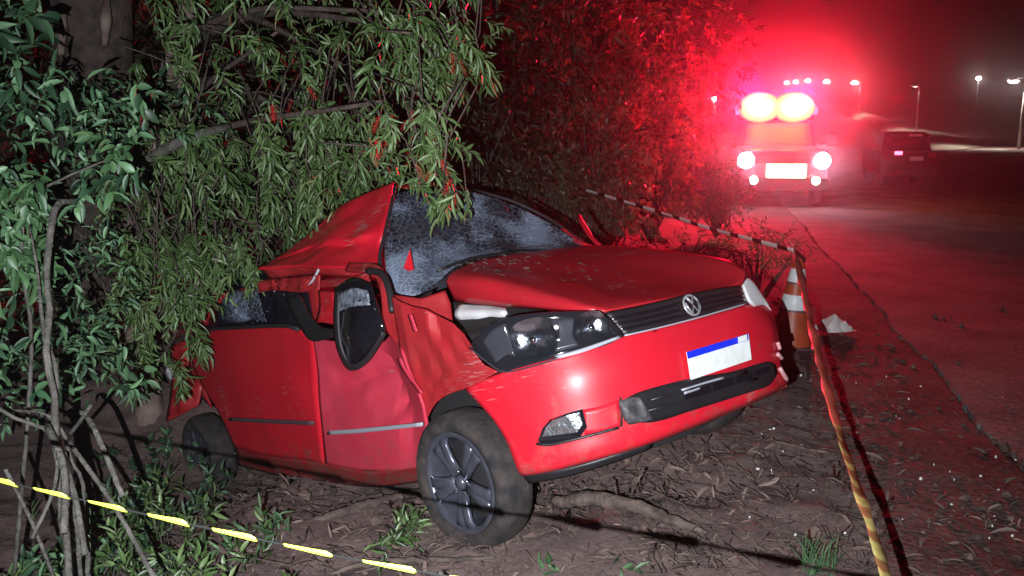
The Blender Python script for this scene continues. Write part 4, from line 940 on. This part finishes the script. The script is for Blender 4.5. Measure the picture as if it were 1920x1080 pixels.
labs2 = ['plant around the foot of the pale leaning trunk', 'dark plant on the bare slope behind the grey stems', 'plant at the left edge under the hooked stem', 'thin plant in the shade before the pale trunk', 'tangled dark plant at the very bottom left edge', 'dark plant behind the fan of bare stems', 'plant under the tape at the left edge', 'thin leafy plant right of the bare stems', 'plant on the slope above the rear tyre', 'low plant in the dip left of the rear wheel', 'small plant at the bottom edge below the near tape', 'plant low at the left edge between two stems', 'leafy plant below the fork of the grey stems', 'plant in shade left of the rear tyre top']
for i2, (px, py, d, n) in enumerate(((285, 790, 6.3, 16), (100, 840, 4.4, 16), (30, 850, 3.6, 16), (240, 830, 5.0, 14), (120, 1075, 2.5, 18), (130, 860, 3.5, 16), (60, 980, 2.8, 14), (230, 1000, 3.1, 14), (330, 760, 5.4, 14), (310, 900, 4.0, 12), (360, 1080, 2.7, 10), (10, 820, 3.2, 16), (190, 820, 3.9, 16), (240, 770, 4.6, 16))):
    low_plant('undergrowth', px, py, d, labs2[i2], M['leafN'] if i2 % 2 else M['leafB'], n, .07, .016 if i2 % 2 else .026, spreadr=.2, kind=1 - i2 % 2, singles=50)
# grass tuft bottom right
gb = G(1530, 1075, .03); gt = tree_root('grass_tuft', gb, 'pale green grass tuft at the bottom edge beside the right tape', 'grass')
for kk in range(26):
    a = rng.uniform(-1, 1); hgt = rng.uniform(.09, .2); lean = np.array([a * .12, rng.normal() * .05, hgt])
    q = crom([np.zeros(3), lean * .6 + np.array([0, 0, .02]), lean + np.array([a * .06, 0, -.02])], 5)
    V = []; Fc = []
    for i, p in enumerate(q): wdt = .004 * (1 - i / 5.5); V += [p - np.array([wdt, 0, 0]), p + np.array([wdt, 0, 0])]
    Fc = [(2 * i, 2 * i + 1, 2 * i + 3, 2 * i + 2) for i in range(5)]
    mesh('blade', V, Fc, M['leafG'], gt).location = (rng.normal() * .035, rng.normal() * .03, 0)

# --- branches lying on the soil
def ground_branch(name, pts, rad, label, m, lift=.0):
    P = []
    for (px, py, z) in pts:
        q = G(px, py, z); P.append(np.array([q[0], q[1], z]))
    for _ in range(3):
        P = [(lambda g: np.array([g[0], g[1], ground_z(g[0], g[1]) + pts[i][2]]))(G(pts[i][0], pts[i][1], ground_z(P[i][0], P[i][1]) + pts[i][2])) for i in range(len(pts))]
    P = [p + rng.normal(size=3) * .004 for p in crom(P, 22)]
    o = tube(name, P, list(np.interp(np.linspace(0, 1, 23), np.linspace(0, 1, len(rad)), rad)), m, None, 8)
    return tag(o, label, 'branch')
ground_branch('fallen_branch', [(1035, 940, .05), (1110, 936, .10), (1200, 952, .10), (1270, 980, .07), (1330, 1003, .03)], [.020, .035, .034, .026, .010], 'thick curved broken branch on the soil right of the front wheel', M['twig'])
ground_branch('fallen_branch', [(528, 1004, .02), (600, 972, .05), (680, 945, .06), (790, 918, .05)], [.014, .022, .020, .014], 'long bare branch on the soil left of the front wheel', M['twig'])
ground_branch('fallen_branch', [(1392, 808, .05), (1450, 828, .06), (1510, 840, .06), (1572, 852, .04)], [.008, .009, .008, .005], 'thin pale stick lying under the bumper beside the right tape', M['twig'])
ground_branch('fallen_branch', [(960, 1000, .05), (1010, 1035, .03), (1080, 1042, .03), (1180, 1045, .03)], [.010, .009, .008, .006], 'thin dry stick in front of the front tyre', M['twig'])
ground_branch('fallen_branch', [(620, 1075, .03), (720, 1052, .04), (840, 1050, .04), (930, 1046, .03)], [.008, .012, .011, .006], 'straight stick at the bottom edge under the near tape', M['bark'])
ground_branch('fallen_branch', [(300, 745, .05), (340, 748, .06), (390, 755, .08)], [.02, .022, .018], 'short pale stick behind the rear wheel', M['barkpale'])
ground_branch('fallen_branch', [(1150, 900, .12), (1160, 940, .05)], [.005, .004], 'upright dry twig on the soil before the bumper, left one of two', M['twig'])
ground_branch('fallen_branch', [(1205, 880, .18), (1180, 935, .05)], [.006, .004], 'upright dry twig on the soil before the bumper, right one of two', M['twig'])
# small litter nobody could count
lb = Leaves()
for k in range(2600):
    py = rng.uniform(560, 1085); px = rng.uniform(300, 1920) if py > 880 or rng.random() < .35 else rng.uniform(1000, 1700)
    q = G(px, py, 0.)
    if q[1] > 9 or q[1] < 1: continue
    if q[0] > crackx(q[1]) and rng.random() < (.9 if py < 800 else .45): continue
    z = ground_z(q[0], q[1]); q = G(px, py, z + .02); z = ground_z(q[0], q[1])
    q[2] = z + .03 + rng.random() * .03
    sz = rng.choice([.015, .025, .04, .06], p=[.4, .35, .18, .07])
    lb.add(q, np.array([rng.normal(), rng.normal(), rng.normal() * .25]), norm(np.array([0, 0, 1.]) + rng.normal(size=3) * .45), sz * 1.6, sz * rng.uniform(.18, .5))
lro = empty('leaf_litter'); lb.build(None, M['litter'], 1, 0, (0, 0, 0), stuffname='leaf_litter'); bpy.data.objects.remove(lro)
mbt = MB()
for k in range(1300):
    py = rng.uniform(780, 1090); px = rng.uniform(250, 1650); q = G(px, py, 0.); z = ground_z(q[0], q[1]); q = G(px, py, z); z = ground_z(q[0], q[1]) + .03
    a = rng.uniform(0, math.pi); ln = rng.uniform(.03, .22); dv = np.array([math.cos(a) * ln, math.sin(a) * ln, rng.normal() * .02])
    mbt.tube([np.array([q[0], q[1], z]), np.array([q[0], q[1], z]) + dv * .5 + rng.normal(size=3) * .008, np.array([q[0], q[1], z]) + dv], rng.uniform(.0015, .004), 4)
mbt.build('twig_litter', M['twig'])['kind'] = 'stuff'
mbp = MB()
ico = bmesh.new(); bmesh.ops.create_icosphere(ico, subdivisions=1, radius=1); iV = np.array([v.co[:] for v in ico.verts]); iF = [tuple(v.index for v in f.verts) for f in ico.faces]; ico.free()
for k in range(620):
    py = rng.uniform(560, 1085); px = rng.uniform(350, 1920); q = G(px, py, 0.)
    if q[1] > 9 or (q[0] > crackx(q[1]) and rng.random() < .75 and py < 860): continue
    z = ground_z(q[0], q[1]); s = rng.choice([.008, .014, .024, .04], p=[.5, .3, .15, .05])
    mbp.add(iV * s * rng.uniform(.6, 1.2, 3) + rng.normal(size=iV.shape) * s * .15 + np.array([q[0], q[1], z + .02]), iF)
mbp.build('soil_clods', mat('clods', (.16, .10, .085), .95, c2=(.05, .03, .026), scale=6), None, False)['kind'] = 'stuff'
mbp = MB()
for k in range(46):
    py = rng.uniform(700, 1060); px = rng.uniform(1400, 1910); q = G(px, py, 0.); z = ground_z(q[0], q[1]); s = rng.uniform(.003, .008)
    mbp.add(iV * s * rng.uniform(.4, 1.3, 3) + np.array([q[0], q[1], z + .045]), iF)
mbp.build('glass_crumbs', M['paper'], None, False)['kind'] = 'stuff'

lh = Leaves()
def on_hood(u, v):
    rr = [crom([D(*p) for p in r], 20)[int(u * 20)] for r in (far, q2, q3, q4)]; return crom(rr, 20)[int(v * 20)]
for k in range(90):
    u, v = (rng.random() ** 2 * .6, rng.uniform(.45, 1)) if k < 100 else (rng.uniform(0, .5), rng.random())
    p = on_hood(u, v); p = p + (CAMP - p) * .004 + np.array([0, 0, .004]); sz = rng.uniform(.008, .035)
    lh.add(p, np.array([rng.normal(), rng.normal(), rng.normal() * .2]), norm(np.array([0, 0, 1.]) + rng.normal(size=3) * .3), sz * 1.4, sz * rng.uniform(.15, .45))
lh.build(None, M['litter'], 1, 0, (0, 0, 0), stuffname='hood_litter')
# --- bushes and trees behind
def bush(px, py, d, rx, rz, n, label, m, ll, lw, cat='bush', name='bush', kind=1, group=None):
    p = D(px, py, d); z = ground_z(p[0], p[1]); base = np.array([p[0], p[1], z - .05]); r = tree_root(name, base, label, cat, group)
    L = Leaves(); mbb = MB()
    for k in range(n):
        v = norm(rng.normal(size=3)) * rng.random() ** .45 * np.array([rx, rx, rz]); v *= 1 + .35 * noise.noise(Vector(v * 1.7) + Vector((px, 0, 0)))
        q = p + v
        if q[2] < z: continue
        L.sprig(q, norm(v) + np.array([0, -.2, -.25]) + rng.normal(size=3) * .4, .2, 9, ll, lw, (35, 80), .3)
        if k % 6 == 0: limb_to(mbb, base + np.array([0, 0, .1]), q, .02, .005, .1, 5)
    mbb.V = local(mbb.V, base); mbb.build('branches', M['bark'], r)['kind'] = 'stuff'
    L.build(r, m, kind, 0, base)
    return r, base, p
bush(1010, 400, 9.6,   .55, .75, 300, 'leafy bush lit red right behind the windshield', M['leafM'], .07, .04)
bush(1120, 330, 10.6, .7, .9, 380, 'taller red lit bush left of the truck beside the tape', M['leafM'], .075, .042)
bush(1225, 270, 13, .8, 1.0, 300, 'red lit bush farther back, left of the truck', M['leafM'], .08, .045)
bush(1345, 360, 14, .45, .45, 200, 'pale bush directly in front of the truck headlight', M['leafG'], .07, .028)
bush(1280, 470, 9.6, .9, .22, 90, 'low scrub on the bank between hood and tape', M['leafN'], .06, .014, kind=0)
bush(1420, 470, 8.0, .45, .16, 50, 'low grassy scrub just left of the cone', M['leafN'], .06, .012, kind=0)
bush(930, 330, 8.0, .5, .6, 60, 'dark bare bush beyond the hanging flower branch', M['leafD'], .07, .02)
bl = ['dark tree behind the windshield at centre', 'dark tree with tall crown left of the red glow', 'tree nearest the truck on its left', 'dark tree behind the flowering branches', 'tall dark tree behind the big trunk at left', 'dark tree behind the car roof', 'far tree beyond the truck on the left']
for k, (px, py, d, rx, rz, n, hgt) in enumerate(((930, 120, 11, 1.5, 1.7, 330, 0), (1080, 60, 13, 1.9, 2.0, 380, 0), (1190, 60, 18, 2.3, 2.6, 330, 0), (800, 200, 9.5, 1.2, 1.6, 240, 0), (60, 150, 10.5, 1.6, 2.2, 300, 0), (480, 250, 10, 1.9, 2.2, 420, 0), (1265, 120, 24, 2.2, 2.4, 220, 0))):
    r, base, p = bush(px, py, d, rx, rz, n, bl[k], M['leafD'], .15, .05, 'tree', 'dark_tree')
    tube('trunk', local([base, (base + p) / 2 + np.array([.1, 0, 0]), p, p + np.array([0, 0, rz * .7])], base), [.16, .13, .09, .03], M['bark'], r, 8, 16)

# ================================================================== EMERGENCY TRUCK
tp = G(1462, 383, 0.0); trk = empty('emergency_truck', (tp[0], tp[1], ground_z(tp[0], tp[1]) + .02), R(-10)); tag(trk, 'emergency truck facing the camera with red roof lights and headlights blazing', 'truck')
bm = bmesh.new(); box_bm(bm, (0, 1.0, .85), (1.95, 2.1, .75), .12); box_bm(bm, (0, 3.2, .95), (1.9, 2.6, .9), .08); bmobj('body', bm, M['truck'], trk, True)
bm = bmesh.new(); box_bm(bm, (0, 2.0, 1.5), (1.75, 2.0, .7), .12, .84); bmobj('cab', bm, M['truck'], trk, True)
M['paleglass'] = mat('pale_windscreen', (.22, .17, .14), .5)  # pale matte in place of dark glass, to catch the amber glow
loft('windscreen', [[np.array([-.76, .90, 1.24]), np.array([0, .84, 1.24]), np.array([.76, .90, 1.24])], [np.array([-.68, 1.10, 1.78]), np.array([0, 1.05, 1.78]), np.array([.68, 1.10, 1.78])]], 8, 4, M['paleglass'], trk, .02)
loft('bonnet', [[np.array([-.85, -.06, 1.14]), np.array([0, -.12, 1.18]), np.array([.85, -.06, 1.14])], [np.array([-.85, .9, 1.25]), np.array([0, .85, 1.30]), np.array([.85, .9, 1.25])]], 10, 6, M['truck'], trk, .03)
box('bumper', (0, -.12, .48), (1.95, .22, .26), M['black'], trk, .05)
box('grille', (0, -.075, .88), (1.15, .05, .42), M['black'], trk, .02)
for x in (-.42, 0, .42): box('grille_bar', (x, -.115, .93), (.38, .03, .05), M['chrome'], trk, .008)
for x in (-.62, .05): box('bonnet_glint', (x, -.10, 1.19), (.34, .03, .035), M['chrome'], trk, .01)  # chrome bars put in for the bright reflections along the bonnet edge
WHT = emit('headlight_glow', (1, .86, 1.0), 30); FOGM = emit('foglamp_glow', (1, .85, .85), 18); AMB = emit('lightbar_amber', (1, .60, .24), 7); REDM = emit('lightbar_red', (1, .03, .05), 12); PLATE_SHINE = emit('plate_shine', (1, .88, .55), 4)
COREM, N_, L_, b_ = newmat('beacon_flare')      # lens flare put into the emission: pale core, orange rim
tc_ = N_.new('ShaderNodeTexCoord'); mp_ = N_.new('ShaderNodeMapping'); mp_.inputs['Scale'].default_value = (1 / .48, .0, 1 / .35); L_.new(tc_.outputs['Object'], mp_.inputs[0])
ln_ = N_.new('ShaderNodeVectorMath'); ln_.operation = 'LENGTH'; L_.new(mp_.outputs[0], ln_.inputs[0])
rr_ = N_.new('ShaderNodeValToRGB'); e_ = rr_.color_ramp.elements; e_[0].position = .30; e_[0].color = (1, .85, .55, 1); e_[1].position = 1; e_[1].color = (.42, .035, .008, 1); k_ = e_.new(.62); k_.color = (.8, .30, .07, 1)
L_.new(ln_.outputs['Value'], rr_.inputs[0]); L_.new(rr_.outputs[0], b_.inputs['Emission Color']); b_.inputs['Emission Strength'].default_value = 5.5; b_.inputs['Base Color'].default_value = (.6, .1, .02, 1)
def round_lamp(name, x, y, z, r, m, par):
    return lathe(name, [(.001, -.05), (r * .6, -.045), (r * .9, -.02), (r, .0), (r * 1.05, .03)], m, par, 20, 'y', (x, y, z))
for x in (-.77, .83):
    h = round_lamp('headlight', x, -.13, .98, .165, WHT, trk)
    lamp('headlight_beam', 'SPOT', (x, -.27, .98), 110, (1, .66, 1.0), trk, .06, 120, 1.0).rotation_euler = (R(84), 0, R(180))
for x in (-.60, .70):
    round_lamp('fog_lamp', x, -.25, .56, .085, FOGM, trk)
bm = bmesh.new(); box_bm(bm, (.08, -.17, .76), (.84, .06, .30), .028); bmobj('shining_plate', bm, PLATE_SHINE, trk, True)  # reflective front plate, its shine put in as emission
lbx = box('lightbar', (-.05, 1.3, 1.93), (1.66, .34, .16), M['black'], trk, .03)
for x, wd_ in ((-.43, .60), (.32, .62)):
    bm = bmesh.new(); bmesh.ops.create_uvsphere(bm, u_segments=24, v_segments=14, radius=.5)
    for v in bm.verts: v.co = Vector((v.co.x * .96, v.co.y * .45, v.co.z * .70))
    o = bmobj('lens', bm, COREM, lbx, True); o.location = (x, 1.10, 2.14)
box('lens', (-.06, 1.24, 2.10), (.30, .28, .18), REDM, lbx, .04)
for x in (-.90, .80): box('lens', (x, 1.24, 2.08), (.10, .28, .20), REDM, lbx, .03)
for x in (-.55, .45): lamp('beacon_light', 'SPOT', (x, .70, 2.28), RED_W / 2, (1, .002, .034), trk, .12, 80, 1.0).rotation_euler = (R(91), 0, R(180 - 23))
for x in (-.50, .42): lamp('amber_glow', 'POINT', (x, .45, 2.12), 110, (1, .20, .02), trk, .12)  # added ahead of the windscreen for the orange glare
for s in (-1, 1):
    tube('mirror_arm', [np.array([s * .9, .95, 1.3]), np.array([s * 1.12, .9, 1.38])], .02, M['black'], trk, 6)
    box('wing_mirror', (s * 1.16, .9, 1.42), (.20, .10, .30), M['black'], trk, .03)
    for y in (.75, 3.6):
        lathe('wheel', [(.05, -.1), (.22, -.1), (.25, -.12), (.36, -.11), (.38, -.06), (.38, .06), (.36, .11), (.25, .12), (.05, .1)], M['rubber'], trk, 24, 'y').matrix_local = Matrix.Translation((s * .82, y, .37)) @ Matrix.Rotation(math.pi / 2, 4, 'Z')
# ================================================================== DARK CAR ON THE ROAD
sp = G(1700, 352, 0.0); suv = empty('dark_car', (sp[0], sp[1], ground_z(sp[0], sp[1]) + .04), R(-14)); suv.scale = (.88, .9, .96); tag(suv, 'dark car seen from behind on the road right of the truck, tail lamp lit', 'car')
bm = bmesh.new(); box_bm(bm, (0, 2.1, .66), (1.75, 4.2, .72), .14); bmobj('body', bm, M['suv'], suv, True)
bm = bmesh.new(); box_bm(bm, (0, 1.9, 1.28), (1.55, 2.9, .62), .14, .84); bmobj('cabin', bm, M['suv'], suv, True)
loft('rear_window', [[np.array([-.62, .47, 1.06]), np.array([.62, .47, 1.06])], [np.array([-.54, .62, 1.46]), np.array([.54, .62, 1.46])]], 4, 3, M['gloss'], suv, .02)
TL = emit('tail_lamp_glow', (1, .10, .18), 7); TL2 = mat('tail_lamp_dark', (.3, .01, .02), .2)
box('tail_lamp', (-.32, -.02, .98), (.24, .05, .10), TL, suv, .02); box('tail_lamp', (.68, -.02, .92), (.22, .05, .16), TL2, suv, .02)
box('number_plate', (.22, -.03, .82), (.40, .02, .12), M['plate'], suv, .004); box('bumper', (0, -.02, .42), (1.7, .12, .22), M['black'], suv, .05)
box('roof_spoiler', (.08, .36, 1.50), (1.1, .20, .05), M['suv'], suv, .02)
box('roof_glint', (.20, .26, 1.49), (.40, .03, .06), mat('pale_glint', (.7, .55, .55), .3), suv, .01)  # pale bar standing in for the white glints on the roof
for s in (-1, 1):
    for y in (.8, 3.4):
        lathe('wheel', [(.05, -.1), (.2, -.1), (.3, -.1), (.32, -.05), (.32, .05), (.3, .1), (.05, .1)], M['rubber'], suv, 22, 'y').matrix_local = Matrix.Translation((s * .76, y, .32)) @ Matrix.Rotation(math.pi / 2, 4, 'Z')

# ================================================================== STREET LAMPS
LG = emit('street_lamp_glow', (1, .93, .86), 60); LGd = emit('street_lamp_dim', (1, .7, .6), 3)
where = ['nearest street lamp at the right edge', 'dim street lamp behind the dark car', 'street lamp third along the row', 'street lamp fourth along the row', 'street lamp fifth along the row', 'small street lamp sixth along the row', 'smallest street lamp of the row, above the truck']
heads = [(1900, 152), (1716, 162), (1603, 155), (1550, 153), (1515, 151), (1492, 154), (1475, 155)]
for k, (b, (hx, hy), (bx_, by_, d)) in enumerate(zip(LB, heads, lampbase)):
    root = empty('street_lamp', tuple(b)); tag(root, where[k] + ' on the pale bank', 'street lamp', 'street lamps along the far bank')
    h = D(hx, hy, d) - b; top = np.array([.25, 0, h[2] + .1]) if k else np.array([.45, 0, h[2] + .2])
    tube('pole', [np.array([0, 0, -1.2]), np.array([0, 0, h[2] * .5]), np.array([top[0] * .3, 0, h[2] * .97])], [.13, .10, .08], M['pole'], root, 8)
    tube('arm', [np.array([top[0] * .3, 0, h[2] * .97]), np.array([0, 0, h[2] + .2]), h + np.array([0, 0, .12])], .05, M['pole'], root, 6, 8)
    hs = d / 72
    hd = box('lamp_head', h + np.array([0, 0, .1]), (.95 * hs ** .5, .5, .16), M['pole'], root, .04)
    sc_ = .85 if k != 1 else .5
    bm = bmesh.new(); bmesh.ops.create_uvsphere(bm, u_segments=14, v_segments=8, radius=.5)
    for v in bm.verts: v.co = Vector((v.co.x * .95 * hs ** .6 * sc_, v.co.y * .5, v.co.z * .42 * hs ** .7 * sc_)) + Vector(h)
    bmobj('lamp_glass', bm, LG if k != 1 else LGd, root, True)
    lamp('lamp_light', 'SPOT', tuple(h - np.array([0, 0, .35])), (3000 if k != 1 else 1200) * (1 if k < 4 else 2), (1, .92, .82), root, .2, 150, .5)
# single distant lamps
for px, py, d, m, lab in ((1835, 147, 130, LG, 'lone warm street lamp higher up between the nearest lamp and the dark car'), (1340, 185, 60, LG, 'distant lamp left of the truck roof lights')):
    h = D(px, py, d); zb = ground_z(h[0], h[1]); root = empty('street_lamp', (h[0], h[1], zb)); tag(root, lab, 'street lamp')
    tube('pole', [np.array([0, 0, -.2]), np.array([0, 0, h[2] - zb])], .06, M['pole'], root, 6)
    bm = bmesh.new(); bmesh.ops.create_uvsphere(bm, u_segments=12, v_segments=8, radius=.0022 * d)
    for v in bm.verts: v.co = Vector((v.co.x * 1.3, v.co.y, v.co.z * .8 + h[2] - zb))
    bmobj('lamp_glass', bm, m, root, True)
h = D(1302, 245, 30); zb = ground_z(h[0], h[1]); root = empty('marker_post', (h[0], h[1], zb)); tag(root, 'thin roadside marker post with a pale reflector left of the truck', 'post')
tube('post', [np.array([0, 0, -.1]), np.array([0, 0, h[2] - zb + .1])], .04, M['pole'], root, 6); box('reflector', (0, -.05, h[2] - zb), (.22, .02, .06), M['reflect'], root, .005)

# ================================================================== HAZE FOR THE GLOW
bm = bmesh.new(); box_bm(bm, (35, 215, 14), (640, 560, 32)); hz = bmobj('haze', bm, None); hz['kind'] = 'stuff'  # haze added to carry the red glow, lens flare included
hm = bpy.data.materials.new('glow_haze'); hm.use_nodes = True; hn = hm.node_tree.nodes; hn.clear()
out = hn.new('ShaderNodeOutputMaterial'); pv = hn.new('ShaderNodeVolumePrincipled'); pv.inputs['Color'].default_value = (.92, .92, .95, 1)
pv.inputs['Density'].default_value = HAZE_D; pv.inputs['Anisotropy'].default_value = HAZE_G
hm.node_tree.links.new(pv.outputs[0], out.inputs['Volume']); hz.data.materials.append(hm)

# ------------------------------------------------------------------ repeats share a group
GR = {'undergrowth': 'low plants growing under the tree', 'weed': 'weeds and sprigs on the soil round the car', 'fallen_branch': 'branches and sticks lying on the soil', 'barrier_tape': 'barrier tapes strung round the wreck', 'dark_tree': 'dark trees behind the wreck', 'bush': 'bushes along the roadside bank', 'street_lamp': 'street lamps along the far bank', 'rag': 'white rags behind the car tail'}
for o in scene.objects:
    if o.parent is None and o.get('label'):
        g = GR.get(o.name.split('.')[0])
        if g: o['group'] = g
